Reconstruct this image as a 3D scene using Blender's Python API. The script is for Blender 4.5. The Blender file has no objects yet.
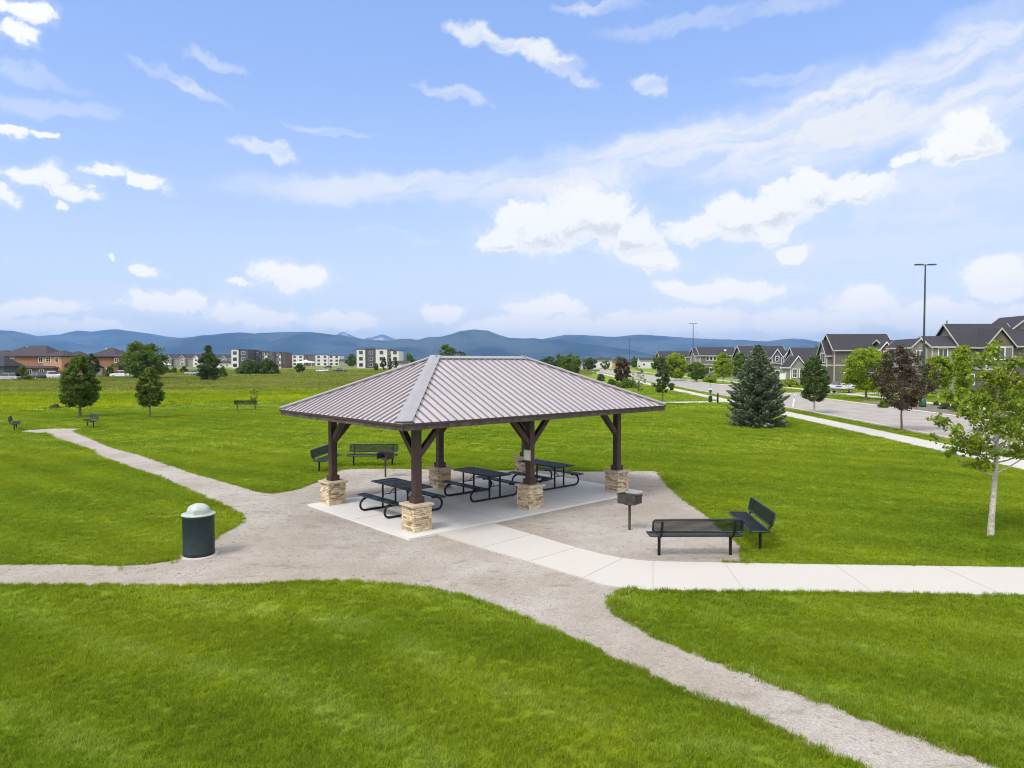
import bpy, bmesh, math, random
import numpy as np
from mathutils import Vector, Matrix
R = math.radians
PI = math.pi
C = bpy.context.scene.collection
SC = bpy.context.scene

# ------------------------------------------------------------------ camera, sky, sun, exposure
F, H, HOR = 690.0, 4.0, 361.5
PITCH = math.atan((384 - HOR) / F)
cd = bpy.data.cameras.new('camera'); cam = bpy.data.objects.new('camera', cd); C.objects.link(cam)
cd.sensor_width = 36; cd.lens = 36 * F / 1024; cd.clip_end = 60000; cd.clip_start = 0.1
cam.location = (0, 0, H); cam.rotation_euler = (PI / 2 - PITCH, 0, 0)
SC.camera = cam
SC.view_settings.view_transform = 'Standard'; SC.view_settings.look = 'None'
SC.view_settings.gamma = 1; SC.view_settings.use_curve_mapping = False
SC.view_settings.exposure = 1.38
SUN_EL, SUN_AZ = R(52), R(222)          # azimuth clockwise from +Y: the sun stands behind and to the left
sl = bpy.data.lights.new('sun', 'SUN'); sl.energy = 1.15; sl.angle = R(17); sl.color = (1.0, 0.95, 0.87)
sun = bpy.data.objects.new('sun', sl); C.objects.link(sun)
sd = Vector((math.sin(SUN_AZ) * math.cos(SUN_EL), math.cos(SUN_AZ) * math.cos(SUN_EL), math.sin(SUN_EL)))
sun.rotation_euler = sd.to_track_quat('Z', 'Y').to_euler(); sun.location = (0, 0, 60)
cy = SC.cycles
cy.use_denoising = True; cy.denoiser = 'OPENIMAGEDENOISE'
cy.max_bounces = 6; cy.diffuse_bounces = 3; cy.glossy_bounces = 3; cy.transmission_bounces = 4
cy.transparent_max_bounces = 12; cy.volume_bounces = 0
cy.caustics_reflective = False; cy.caustics_refractive = False
cy.filter_width = 1.1
cy.use_adaptive_sampling = True; cy.adaptive_threshold = 0.012

class NT:
    """tiny helper for node trees"""
    def __init__(s, t): s.t = t; s.n = t.nodes; s.l = t.links
    def new(s, ty, **kw):
        n = s.n.new(ty)
        for k, v in kw.items(): setattr(n, k, v)
        return n
    def put(s, sock, v):
        if isinstance(v, bpy.types.NodeSocket): s.l.new(v, sock)
        else: sock.default_value = v
    def m(s, op, a, b=None, c=None, clamp=False):
        n = s.new('ShaderNodeMath', operation=op, use_clamp=clamp)
        s.put(n.inputs[0], a)
        if b is not None: s.put(n.inputs[1], b)
        if c is not None: s.put(n.inputs[2], c)
        return n.outputs[0]
    def vm(s, op, a, b=None, out=0):
        n = s.new('ShaderNodeVectorMath', operation=op)
        s.put(n.inputs[0], a)
        if b is not None: s.put(n.inputs[1], b)
        return n.outputs[out]
    def ss(s, x, a, b):
        n = s.new('ShaderNodeMapRange', interpolation_type='SMOOTHSTEP')
        s.put(n.inputs[0], x); n.inputs[1].default_value = a; n.inputs[2].default_value = b
        return n.outputs[0]
    def noise(s, vec, scale, detail=4, rough=0.55, dist=0.0):
        n = s.new('ShaderNodeTexNoise')
        if vec is not None: s.put(n.inputs['Vector'], vec)
        n.inputs['Scale'].default_value = scale; n.inputs['Detail'].default_value = detail
        n.inputs['Roughness'].default_value = rough; n.inputs['Distortion'].default_value = dist
        return n.outputs[0]
    def mix(s, f, a, b, mode='MIX'):
        n = s.new('ShaderNodeMix', data_type='RGBA', blend_type=mode)
        s.put(n.inputs[0], f)
        s.put(n.inputs[6], a if isinstance(a, bpy.types.NodeSocket) else (*a[:3], 1))
        s.put(n.inputs[7], b if isinstance(b, bpy.types.NodeSocket) else (*b[:3], 1))
        return n.outputs[2]

def azel(px, py):
    x = (px - 512) / F; z = (384 - py) / F; c, s = math.cos(PITCH), math.sin(PITCH)
    Y = c + z * s; Z = z * c - s
    return math.degrees(math.atan2(x, Y)), math.degrees(math.atan2(Z, math.hypot(x, Y)))

def build_world():
    w = bpy.data.worlds.new('World'); SC.world = w; w.use_nodes = True
    T = NT(w.node_tree); T.n.clear()
    sky = T.new('ShaderNodeTexSky', sky_type='NISHITA', sun_disc=False)
    sky.sun_elevation = SUN_EL; sky.sun_rotation = SUN_AZ
    sky.air_density = 1.0; sky.dust_density = 0.6; sky.ozone_density = 2.0; sky.altitude = 1400
    tc = T.new('ShaderNodeTexCoord'); sep = T.new('ShaderNodeSeparateXYZ'); T.l.new(tc.outputs['Generated'], sep.inputs[0])
    x, y, z = sep.outputs
    az = T.m('MULTIPLY', T.m('ARCTAN2', x, y), 57.2958)
    el = T.m('MULTIPLY', T.m('ARCSINE', z), 57.2958)
    cb = T.new('ShaderNodeCombineXYZ'); T.put(cb.inputs[0], az); T.put(cb.inputs[1], el)
    U0 = cb.outputs[0]
    wn = T.new('ShaderNodeTexNoise'); T.put(wn.inputs['Vector'], U0); wn.inputs['Scale'].default_value = 0.30; wn.inputs['Detail'].default_value = 4; wn.inputs['Roughness'].default_value = 0.6
    U = T.vm('ADD', U0, T.vm('MULTIPLY', T.vm('SUBTRACT', wn.outputs['Color'], (.5, .5, .5)), (5.5, 3.0, 0)))
    # anvil-like warp of the coordinates so that no cloud keeps an elliptic edge
    def ell(px, py, rx, ry, ang=0.0, V=None):
        a, e = azel(px, py)
        a2, _ = azel(px + rx, py); _, e2 = azel(px, py - ry)
        d = T.vm('SUBTRACT', U if V is None else V, (a, e, 0))
        if ang:
            r = T.new('ShaderNodeVectorRotate', rotation_type='Z_AXIS'); T.put(r.inputs['Vector'], d); r.inputs['Angle'].default_value = -R(ang); d = r.outputs[0]
        d = T.vm('MULTIPLY', d, (1 / max(a2 - a, .1), 1 / max(e2 - e, .1), 0))
        return T.m('SUBTRACT', 1.0, T.vm('LENGTH', d, out=1))
    cum = [(538,228,52,28),(588,214,52,36),(628,236,44,28),(650,262,30,13),(500,235,28,18),
           (700,232,40,16),(735,220,46,24),(775,210,42,28),(808,192,30,26),(858,190,42,20),(770,232,34,12),
           (955,142,44,22),(965,128,24,18),(905,162,14,9),(935,155,30,14),
           (292,274,46,16),(240,287,14,6),(47,178,30,15),(72,190,22,8),(110,172,36,9),(150,181,16,9),
           (20,10,34,15),(14,36,20,14),(6,128,24,7),(36,132,14,5),(4,192,26,9),(65,205,7,6),
           (725,290,62,15),(680,288,28,10),(862,298,46,17),(1002,274,44,18),(1010,288,44,12),(800,252,20,9),(150,272,14,7),(122,261,6,4),
           (40,306,52,13),(170,305,60,13),(140,296,22,7),(250,318,50,12),(70,330,90,12),(440,316,22,8),(545,308,46,14),(530,330,80,14),
           (345,320,44,10),(700,322,80,16),(620,326,60,13),(800,322,80,15),(930,318,80,18),(1040,320,70,18),(2,316,30,14)]
    def field(V):
        f = None
        for c in cum:
            e = ell(*c, V=V)
            f = e if f is None else T.m('MAXIMUM', f, e)
        n1 = T.noise(V, 0.40, 6, 0.55, 0.2); n3 = T.noise(V, 1.3, 6, 0.62, 0.2)
        return T.m('ADD', T.m('MULTIPLY', f, 1.25), T.m('ADD', T.m('MULTIPLY', T.m('SUBTRACT', n1, 0.44), 1.5), T.m('MULTIPLY', T.m('SUBTRACT', n3, 0.5), 1.0)))
    F1 = field(U); F2 = field(T.vm('ADD', U, (-0.35, 0.85, 0)))
    lowsoft = T.ss(el, 1.0, 7.0)
    acum = T.ss(F1, -0.06, 0.52)
    acum = T.m('MULTIPLY', acum, T.m('ADD', 0.80, T.m('MULTIPLY', lowsoft, 0.20)))
    shade = T.m('MULTIPLY', T.ss(T.m('SUBTRACT', F2, F1), -0.12, 0.55), T.ss(F1, 0.25, 0.8))
    acum = T.m('MAXIMUM', acum, T.m('MULTIPLY', T.ss(F1, -0.5, 0.3), 0.22))
    # cirrus veils
    cir = [(860,112,330,62,13,0.72),(1010,80,220,70,16,0.6),(640,160,280,36,9,0.66),(430,186,250,20,3,0.55),(960,180,200,30,6,0.5),(900,240,260,30,4,0.4),(520,48,80,13,-14,0.75),(560,70,52,12,-22,0.6),(470,34,30,16,-10,0.6),
           (455,94,44,9,-8,0.42),(185,85,55,8,-26,0.42),(265,151,40,10,-10,0.6),(215,62,40,8,-12,0.3),(650,88,26,10,-20,0.5),
           (790,78,80,10,-3,0.3),(60,105,90,12,4,0.25),(30,75,60,9,-6,0.25),(940,205,170,22,5,0.5),(400,234,60,6,-4,0.22),
           (600,8,60,10,-2,0.4),(720,18,180,14,2,0.22),(330,132,60,7,-5,0.3),(100,290,80,10,0,0.3),(980,30,120,30,8,0.3)]
    g = None
    for px, py, rx, ry, an, st in cir:
        e = T.m('MULTIPLY', T.ss(ell(px, py, rx, ry, an), 0.0, 0.55), st * 1.35)
        g = e if g is None else T.m('MAXIMUM', g, e)
    r = T.new('ShaderNodeVectorRotate', rotation_type='Z_AXIS'); T.put(r.inputs['Vector'], U); r.inputs['Angle'].default_value = -R(9)
    st = T.vm('MULTIPLY', r.outputs[0], (0.10, 0.55, 1))
    cn = T.noise(st, 1.1, 7, 0.62, 0.9)
    acir = T.m('MULTIPLY', g, T.m('ADD', 0.30, T.m('MULTIPLY', T.ss(cn, 0.26, 0.66), 0.80)), clamp=True)
    # unseen clouds behind and above the camera, added and overbright for more ambient light
    dome = T.vm('MULTIPLY', tc.outputs['Generated'], (1, 1, 1.6))
    dn = T.noise(dome, 1.7, 5, 0.6, 0.3)
    away = T.m('MAXIMUM', T.ss(el, 34, 48), T.ss(T.m('ABSOLUTE', az), 44, 62))
    ad = T.m('MULTIPLY', T.ss(dn, 0.34, 0.56), away)
    # horizon milkiness
    mist = T.m('MULTIPLY', T.m('POWER', T.m('SUBTRACT', 1.0, T.m('MULTIPLY', T.m('MAXIMUM', el, 0.0), 1 / 34.0, clamp=True)), 2.7), 1.0)
    MULT = 1.0
    base = T.mix(1.0, sky.outputs[0], (0.92, 1.0, 1.12), 'MULTIPLY')
    K = 1 / 0.11
    SB = (0.182 * K, 0.243 * K, 0.405 * K)
    base = T.mix(0.6, base, SB)
    white = (0.405 * K, 0.405 * K, 0.405 * K); pale = (0.405 * K, 0.378 * K, 0.350 * K)
    base = T.mix(1.0, base, (0.74, 0.83, 0.90), 'MULTIPLY')
    mist = T.m('MULTIPLY', mist, T.m('ADD', 0.80, T.m('MULTIPLY', T.ss(az, -38, 12), 0.20)))
    c = T.mix(mist, base, pale)
    c = T.mix(acir, c, (0.345 * K, 0.355 * K, 0.375 * K))
    cw = T.mix(shade, white, (0.300 * K, 0.312 * K, 0.330 * K))
    cw = T.mix(T.ss(el, 11.0, 2.5), cw, (0.49 * K, 0.462 * K, 0.428 * K))
    c = T.mix(acum, c, cw)
    c = T.mix(ad, c, (0.72 * K, 0.70 * K, 0.665 * K))
    bg = T.new('ShaderNodeBackground'); T.put(bg.inputs[0], c); bg.inputs[1].default_value = 0.11
    out = T.new('ShaderNodeOutputWorld'); T.l.new(bg.outputs[0], out.inputs[0])
    w.cycles.sampling_method = 'MANUAL'; w.cycles.sample_map_resolution = 1024
build_world()

# ------------------------------------------------------------------ helpers
def G(px, py, z=0.0):
    """ground point (x, y) where the photo's pixel meets height z"""
    x = (px - 512) / F; v = (384 - py) / F; c, s = math.cos(PITCH), math.sin(PITCH)
    dY = c + v * s; dZ = v * c - s
    t = (z - H) / dZ
    return x * t, dY * t

def tag(o, label=None, cat=None, group=None, kind=None):
    if label: o['label'] = label
    if cat: o['category'] = cat
    if group: o['group'] = group
    if kind: o['kind'] = kind
    return o

def empty(name, loc, rz=0, label=None, cat=None, group=None):
    o = bpy.data.objects.new(name, None); C.objects.link(o)
    o.location = loc if len(loc) == 3 else (*loc, 0); o.rotation_euler = (0, 0, rz); o.empty_display_size = .3
    return tag(o, label, cat, group)

def children(o): return [c for c in bpy.data.objects if c.parent == o]
def copy_tree(o, parent=None):
    c = o.copy(); C.objects.link(c); c.parent = parent
    for k in list(o.children): copy_tree(k, c)
    return c

def link_mesh(name, me, mats, parent=None):
    o = bpy.data.objects.new(name, me); C.objects.link(o)
    for m in (mats if isinstance(mats, (list, tuple)) else [mats]): me.materials.append(m)
    if parent is not None: o.parent = parent
    return o

class MB:
    def __init__(s): s.v = []; s.f = []; s.mi = []; s.sm = []; s.M = Matrix.Identity(4); s.cur = 0
    def add(s, vs, fs, smooth=False):
        b = len(s.v)
        s.v += [tuple(s.M @ Vector(p)) for p in vs]
        for f in fs: s.f.append([b + i for i in f]); s.mi.append(s.cur); s.sm.append(smooth)
    def box(s, x0, x1, y0, y1, z0, z1):
        s.add([(x0,y0,z0),(x1,y0,z0),(x1,y1,z0),(x0,y1,z0),(x0,y0,z1),(x1,y0,z1),(x1,y1,z1),(x0,y1,z1)],
              [(0,3,2,1),(4,5,6,7),(0,1,5,4),(1,2,6,5),(2,3,7,6),(3,0,4,7)])
    def hexa(s, a, b):
        """a, b: two matching quads (lists of 4 points)"""
        s.add(list(a) + list(b), [(0,3,2,1),(4,5,6,7),(0,1,5,4),(1,2,6,5),(2,3,7,6),(3,0,4,7)])
    def prism(s, poly, z0, z1):
        n = len(poly)
        s.add([(p[0], p[1], z0) for p in poly] + [(p[0], p[1], z1) for p in poly],
              [tuple(range(n))[::-1], tuple(range(n, 2 * n))] + [(i, (i + 1) % n, n + (i + 1) % n, n + i) for i in range(n)])
    def bar(s, p, q, w, h, up=(0, 0, 1)):
        p = Vector(p); q = Vector(q); d = (q - p).normalized(); u = Vector(up)
        sx = d.cross(u)
        if sx.length < 1e-4: sx = d.cross(Vector((1, 0, 0)))
        sx.normalize(); uy = sx.cross(d).normalized()
        k = [sx * a * w / 2 + uy * b * h / 2 for a, b in ((-1,-1),(1,-1),(1,1),(-1,1))]
        s.hexa([p + i for i in k], [q + i for i in k])
    def tube(s, pts, rad, n=8, cap=True, smooth=True):
        pts = [Vector(p) for p in pts]
        if not isinstance(rad, (list, tuple)): rad = [rad] * len(pts)
        vs = []; up = None
        for i, p in enumerate(pts):
            d = (pts[min(i + 1, len(pts) - 1)] - pts[max(i - 1, 0)]).normalized()
            if up is None:
                up = d.orthogonal().normalized()
            else:
                up = (up - d * up.dot(d)); up = up.normalized() if up.length > 1e-6 else d.orthogonal().normalized()
            w = d.cross(up)
            for k in range(n):
                a = 2 * PI * k / n
                vs.append(p + (up * math.cos(a) + w * math.sin(a)) * rad[i])
        fs = []
        for i in range(len(pts) - 1):
            for k in range(n):
                a = i * n + k; b = i * n + (k + 1) % n
                fs.append((a, b, b + n, a + n))
        s.add(vs, fs, smooth)
        if cap:
            m = (len(pts) - 1) * n
            s.add([vs[k] for k in range(n)] + [vs[m + k] for k in range(n)], [tuple(range(n))[::-1], tuple(range(n, 2 * n))])
    def lathe(s, prof, n=24, c=(0, 0), smooth=True):
        vs = []; fs = []
        for r, z in prof:
            for k in range(n):
                a = 2 * PI * k / n; vs.append((c[0] + r * math.cos(a), c[1] + r * math.sin(a), z))
        for i in range(len(prof) - 1):
            for k in range(n):
                a = i * n + k; b = i * n + (k + 1) % n; fs.append((a, b, b + n, a + n))
        s.add(vs, fs, smooth)
    def build(s, name, mats, parent=None, bevel=0, recalc=True):
        me = bpy.data.meshes.new(name); me.from_pydata(s.v, [], s.f)
        o = link_mesh(name, me, mats, parent)
        me.polygons.foreach_set('material_index', s.mi); me.polygons.foreach_set('use_smooth', s.sm)
        if recalc:
            b = bmesh.new(); b.from_mesh(me); bmesh.ops.recalc_face_normals(b, faces=b.faces); b.to_mesh(me); b.free()
        if bevel:
            m = o.modifiers.new('bevel', 'BEVEL'); m.width = bevel; m.segments = 2; m.limit_method = 'ANGLE'; m.angle_limit = R(40)
            m.harden_normals = False
        me.update()
        return o

# ------------------------------------------------------------------ materials
def mat(name, col, rough=0.7, metal=0.0, var=0.0, vscale=8.0, bump=0.0, bscale=30.0, col2=None, coord='Object', spec=0.5, detail=5):
    m = bpy.data.materials.new(name); m.use_nodes = True
    T = NT(m.node_tree); b = T.n['Principled BSDF']
    b.inputs['Roughness'].default_value = rough; b.inputs['Metallic'].default_value = metal
    b.inputs['Specular IOR Level'].default_value = spec
    tc = T.new('ShaderNodeTexCoord'); co = tc.outputs[coord]
    if var or col2:
        n = T.noise(co, vscale, detail, 0.6)
        if col2 is None: col2 = tuple(c * (1 - var) for c in col); col = tuple(c * (1 + var) for c in col)
        T.put(b.inputs['Base Color'], T.mix(T.ss(n, 0.32, 0.68), col, col2))
    else:
        b.inputs['Base Color'].default_value = (*col, 1)
    if bump:
        bp = T.new('ShaderNodeBump'); bp.inputs['Strength'].default_value = bump; bp.inputs['Distance'].default_value = 0.02
        T.put(bp.inputs['Height'], T.noise(co, bscale, 5, 0.65)); T.put(b.inputs['Normal'], bp.outputs[0])
    return m

def island_mat(name, cols, rough=0.85, bump=0.4, bscale=40, fine=0.2):
    """colour differs from stone to stone (random per mesh island)"""
    m = bpy.data.materials.new(name); m.use_nodes = True
    T = NT(m.node_tree); b = T.n['Principled BSDF']; b.inputs['Roughness'].default_value = rough
    g = T.new('ShaderNodeNewGeometry'); r = T.new('ShaderNodeValToRGB'); T.put(r.inputs[0], g.outputs['Random Per Island'])
    el = r.color_ramp.elements
    while len(el) < len(cols): el.new(0.5)
    for i, c in enumerate(cols): el[i].position = i / (len(cols) - 1) if len(cols) > 1 else 0; el[i].color = (*c, 1)
    tc = T.new('ShaderNodeTexCoord'); n = T.noise(tc.outputs['Object'], bscale * 0.6, 5, 0.65)
    k = T.m('ADD', 1 - fine, T.m('MULTIPLY', n, 2 * fine))
    cc = T.new('ShaderNodeCombineXYZ')
    for i in range(3): T.put(cc.inputs[i], k)
    T.put(b.inputs['Base Color'], T.mix(1.0, r.outputs[0], cc.outputs[0], 'MULTIPLY'))
    bp = T.new('ShaderNodeBump'); bp.inputs['Strength'].default_value = bump; bp.inputs['Distance'].default_value = 0.02
    T.put(bp.inputs['Height'], T.noise(tc.outputs['Object'], bscale, 5, 0.65)); T.put(b.inputs['Normal'], bp.outputs[0])
    return m

def leaf_mat(name, cols, trans=0.30, rough=0.55, nscale=1.4):
    m = bpy.data.materials.new(name); m.use_nodes = True
    T = NT(m.node_tree); T.n.clear()
    g = T.new('ShaderNodeNewGeometry'); r = T.new('ShaderNodeValToRGB')
    tc = T.new('ShaderNodeTexCoord')
    n = T.noise(tc.outputs['Object'], nscale, 3, 0.6)
    fac = T.m('ADD', T.m('MULTIPLY', g.outputs['Random Per Island'], 0.6), T.m('MULTIPLY', T.ss(n, 0.3, 0.7), 0.4))
    T.put(r.inputs[0], fac)
    el = r.color_ramp.elements
    while len(el) < len(cols): el.new(0.5)
    for i, c in enumerate(cols): el[i].position = i / (len(cols) - 1); el[i].color = (*c, 1)
    p = T.new('ShaderNodeBsdfPrincipled'); T.put(p.inputs['Base Color'], r.outputs[0]); p.inputs['Roughness'].default_value = rough
    p.inputs['Specular IOR Level'].default_value = 0.3
    t = T.new('ShaderNodeBsdfTranslucent'); T.put(t.inputs[0], T.mix(1.0, r.outputs[0], (1.25, 1.2, 0.55), 'MULTIPLY'))
    mx = T.new('ShaderNodeMixShader'); mx.inputs[0].default_value = trans
    T.l.new(p.outputs[0], mx.inputs[1]); T.l.new(t.outputs[0], mx.inputs[2])
    o = T.new('ShaderNodeOutputMaterial'); T.l.new(mx.outputs[0], o.inputs[0])
    return m

def lawn_colour(T):
    """base colour of the mown lawn from the world position: patches, stripes, yellowish and dry bits"""
    g = T.new('ShaderNodeNewGeometry'); P = g.outputs['Position']
    n1 = T.noise(P, 0.22, 4, 0.55); n2 = T.noise(P, 1.3, 4, 0.6); n3 = T.noise(P, 0.05, 3, 0.5)
    n4 = T.noise(T.vm('ADD', P, (31, 7, 0)), 0.55, 4, 0.6)
    c = T.mix(T.ss(n1, 0.34, 0.66), (0.130, 0.198, 0.008), (0.200, 0.258, 0.012))
    c = T.mix(T.m('MULTIPLY', T.ss(n2, 0.40, 0.70), 0.45), c, (0.180, 0.250, 0.018))
    c = T.mix(T.m('MULTIPLY', T.ss(n4, 0.58, 0.74), 0.55), c, (0.255, 0.290, 0.006))
    c = T.mix(T.m('MULTIPLY', T.ss(n3, 0.42, 0.62), 0.35), c, (0.108, 0.184, 0.007))
    # mowing stripes
    sp = T.new('ShaderNodeSeparateXYZ'); T.put(sp.inputs[0], P)
    w = T.m('ADD', T.m('MULTIPLY', sp.outputs[0], 0.545), T.m('MULTIPLY', sp.outputs[1], 0.839))
    w = T.m('ADD', w, T.m('ADD', T.m('MULTIPLY', n1, 1.6), T.m('MULTIPLY', n3, 5.0)))
    s_ = T.m('SINE', T.m('MULTIPLY', w, 2 * PI / 1.9))
    c = T.mix(T.m('MULTIPLY', T.m('MULTIPLY', T.m('MULTIPLY', T.ss(s_, 0.35, 0.95), T.ss(n2, 0.35, 0.6)), T.ss(n3, 0.62, 0.40)), T.m('ADD', 0.12, T.m('MULTIPLY', T.ss(sp.outputs[1], 20, 9), 0.45))), c, (0.215, 0.275, 0.045))
    k = T.m('ADD', 1.0, T.m('MULTIPLY', s_, 0.075))
    cc = T.new('ShaderNodeCombineXYZ')
    for i in range(3): T.put(cc.inputs[i], k)
    return T.mix(1.0, c, cc.outputs[0], 'MULTIPLY'), P

def grass_mat(name, kind='lawn', blade=False):
    m = bpy.data.materials.new(name); m.use_nodes = True
    T = NT(m.node_tree); T.n.clear()
    if kind == 'lawn': c, P = lawn_colour(T)
    else:
        g = T.new('ShaderNodeNewGeometry'); P = g.outputs['Position']
        sp = T.new('ShaderNodeSeparateXYZ'); T.put(sp.inputs[0], P)
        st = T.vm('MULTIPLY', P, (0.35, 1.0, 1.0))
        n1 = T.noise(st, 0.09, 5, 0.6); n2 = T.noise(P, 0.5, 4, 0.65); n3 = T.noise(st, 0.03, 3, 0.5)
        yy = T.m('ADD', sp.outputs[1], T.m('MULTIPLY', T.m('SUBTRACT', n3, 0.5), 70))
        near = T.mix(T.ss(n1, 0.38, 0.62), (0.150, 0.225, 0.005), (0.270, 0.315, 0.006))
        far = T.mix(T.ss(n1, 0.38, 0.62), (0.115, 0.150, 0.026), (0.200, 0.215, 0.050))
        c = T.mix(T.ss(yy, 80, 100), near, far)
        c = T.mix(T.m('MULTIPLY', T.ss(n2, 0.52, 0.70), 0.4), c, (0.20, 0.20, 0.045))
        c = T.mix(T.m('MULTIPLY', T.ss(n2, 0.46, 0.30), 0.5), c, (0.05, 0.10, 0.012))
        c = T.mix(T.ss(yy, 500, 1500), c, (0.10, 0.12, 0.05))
    if blade:
        g2 = T.new('ShaderNodeNewGeometry')
        oi = T.new('ShaderNodeObjectInfo')
        rr = T.m('ADD', T.m('MULTIPLY', g2.outputs['Random Per Island'], 0.75), T.m('MULTIPLY', oi.outputs['Random'], 0.45))
        k = T.m('ADD', 0.60, rr)
        cc = T.new('ShaderNodeCombineXYZ')
        for i in range(3): T.put(cc.inputs[i], k)
        c = T.mix(1.0, c, cc.outputs[0], 'MULTIPLY')
        c = T.mix(T.m('MULTIPLY', T.ss(g2.outputs['Random Per Island'], 0.93, 0.97), 0.55), c, (0.26, 0.24, 0.07))
    p = T.new('ShaderNodeBsdfPrincipled'); T.put(p.inputs['Base Color'], c); p.inputs['Roughness'].default_value = 0.8
    p.inputs['Specular IOR Level'].default_value = 0.12
    o = T.new('ShaderNodeOutputMaterial')
    if blade:
        t = T.new('ShaderNodeBsdfTranslucent'); T.put(t.inputs[0], T.mix(1.0, c, (1.2, 1.15, 0.6), 'MULTIPLY'))
        mx = T.new('ShaderNodeMixShader'); mx.inputs[0].default_value = 0.35
        T.l.new(p.outputs[0], mx.inputs[1]); T.l.new(t.outputs[0], mx.inputs[2]); T.l.new(mx.outputs[0], o.inputs[0])
    else:
        bp = T.new('ShaderNodeBump'); bp.inputs['Strength'].default_value = 0.9; bp.inputs['Distance'].default_value = 0.05
        T.put(bp.inputs['Height'], T.noise(P, 14.0 if kind == 'lawn' else 3.0, 6, 0.75)); T.put(p.inputs['Normal'], bp.outputs[0])
        T.l.new(p.outputs[0], o.inputs[0])
    return m

def gravel_mat():
    m = bpy.data.materials.new('gravel'); m.use_nodes = True
    T = NT(m.node_tree); b = T.n['Principled BSDF']; b.inputs['Roughness'].default_value = 0.95; b.inputs['Specular IOR Level'].default_value = 0.2
    g = T.new('ShaderNodeNewGeometry'); P = g.outputs['Position']
    v = T.new('ShaderNodeTexVoronoi'); T.put(v.inputs['Vector'], P); v.inputs['Scale'].default_value = 80
    v2 = T.new('ShaderNodeTexVoronoi'); T.put(v2.inputs['Vector'], P); v2.inputs['Scale'].default_value = 38
    sp = T.new('ShaderNodeSeparateColor'); T.put(sp.inputs[0], v.outputs['Color'])
    sp2 = T.new('ShaderNodeSeparateColor'); T.put(sp2.inputs[0], v2.outputs['Color'])
    n1 = T.noise(P, 0.35, 4, 0.6); n2 = T.noise(P, 2.6, 5, 0.7); n3 = T.noise(T.vm('MULTIPLY', P, (1, 3.2, 1)), 0.8, 6, 0.7, 0.4)
    c = T.mix(T.ss(n1, 0.35, 0.65), (0.335, 0.294, 0.248), (0.415, 0.384, 0.345))
    c = T.mix(T.m('MULTIPLY', T.ss(n2, 0.45, 0.75), 0.5), c, (0.285, 0.245, 0.207))
    c = T.mix(T.m('MULTIPLY', T.m('MULTIPLY', T.ss(n3, 0.53, 0.68), T.ss(n2, 0.40, 0.60)), 0.75), c, (0.200, 0.163, 0.130))
    k = T.m('ADD', 0.72, T.m('ADD', T.m('MULTIPLY', sp.outputs[0], 0.34), T.m('MULTIPLY', sp2.outputs[1], 0.18)))
    cc = T.new('ShaderNodeCombineXYZ')
    for i in range(3): T.put(cc.inputs[i], k)
    c = T.mix(1.0, c, cc.outputs[0], 'MULTIPLY')
    T.put(b.inputs['Base Color'], c)
    bp = T.new('ShaderNodeBump'); bp.inputs['Strength'].default_value = 0.8; bp.inputs['Distance'].default_value = 0.02
    hh = T.m('ADD', T.m('MULTIPLY', v.outputs['Distance'], -0.5), T.m('ADD', T.m('MULTIPLY', v2.outputs['Distance'], -0.5), T.m('MULTIPLY', n3, 2.0)))
    T.put(bp.inputs['Height'], hh); T.put(b.inputs['Normal'], bp.outputs[0])
    return m

def concrete_mat(name, col, stain=0.12):
    m = bpy.data.materials.new(name); m.use_nodes = True
    T = NT(m.node_tree); b = T.n['Principled BSDF']; b.inputs['Roughness'].default_value = 0.85; b.inputs['Specular IOR Level'].default_value = 0.3
    g = T.new('ShaderNodeNewGeometry'); P = g.outputs['Position']
    n1 = T.noise(P, 0.7, 5, 0.65); n2 = T.noise(P, 9, 5, 0.7); n3 = T.noise(P, 80, 3, 0.6)
    k = T.m('ADD', 1.0 - stain * 1.2, T.m('MULTIPLY', T.m('ADD', T.m('MULTIPLY', n1, 1.2), T.m('ADD', T.m('MULTIPLY', n2, 0.7), T.m('MULTIPLY', n3, 0.5))), stain))
    cc = T.new('ShaderNodeCombineXYZ')
    for i in range(3): T.put(cc.inputs[i], k)
    c = T.mix(1.0, col, cc.outputs[0], 'MULTIPLY')
    c = T.mix(T.m('MULTIPLY', T.ss(n1, 0.62, 0.75), 0.25), c, tuple(x * 0.72 for x in col))
    T.put(b.inputs['Base Color'], c)
    bp = T.new('ShaderNodeBump'); bp.inputs['Strength'].default_value = 0.25; bp.inputs['Distance'].default_value = 0.01
    T.put(bp.inputs['Height'], n3); T.put(b.inputs['Normal'], bp.outputs[0])
    return m

def perforated_mat():
    m = bpy.data.materials.new('perforated_steel'); m.use_nodes = True
    T = NT(m.node_tree); b = T.n['Principled BSDF']; b.inputs['Base Color'].default_value = (0.007, 0.012, 0.013, 1); b.inputs['Roughness'].default_value = 0.5; b.inputs['Specular IOR Level'].default_value = 0.12
    tc = T.new('ShaderNodeTexCoord'); sp = T.new('ShaderNodeSeparateXYZ'); T.put(sp.inputs[0], tc.outputs['UV'])
    a = T.m('ADD', sp.outputs[0], sp.outputs[1]); d = T.m('SUBTRACT', sp.outputs[0], sp.outputs[1])
    k = 2 * PI / 0.040
    h = T.m('MULTIPLY', T.m('SINE', T.m('MULTIPLY', a, k)), T.m('SINE', T.m('MULTIPLY', d, k)))
    hole = T.m('GREATER_THAN', h, 0.27)
    hole = T.m('MULTIPLY', hole, 1.0)
    tr = T.new('ShaderNodeBsdfTransparent'); mx = T.new('ShaderNodeMixShader')
    T.put(mx.inputs[0], hole); T.l.new(b.outputs[0], mx.inputs[1]); T.l.new(tr.outputs[0], mx.inputs[2])
    T.l.new(mx.outputs[0], T.n['Material Output'].inputs[0])
    return m

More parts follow.
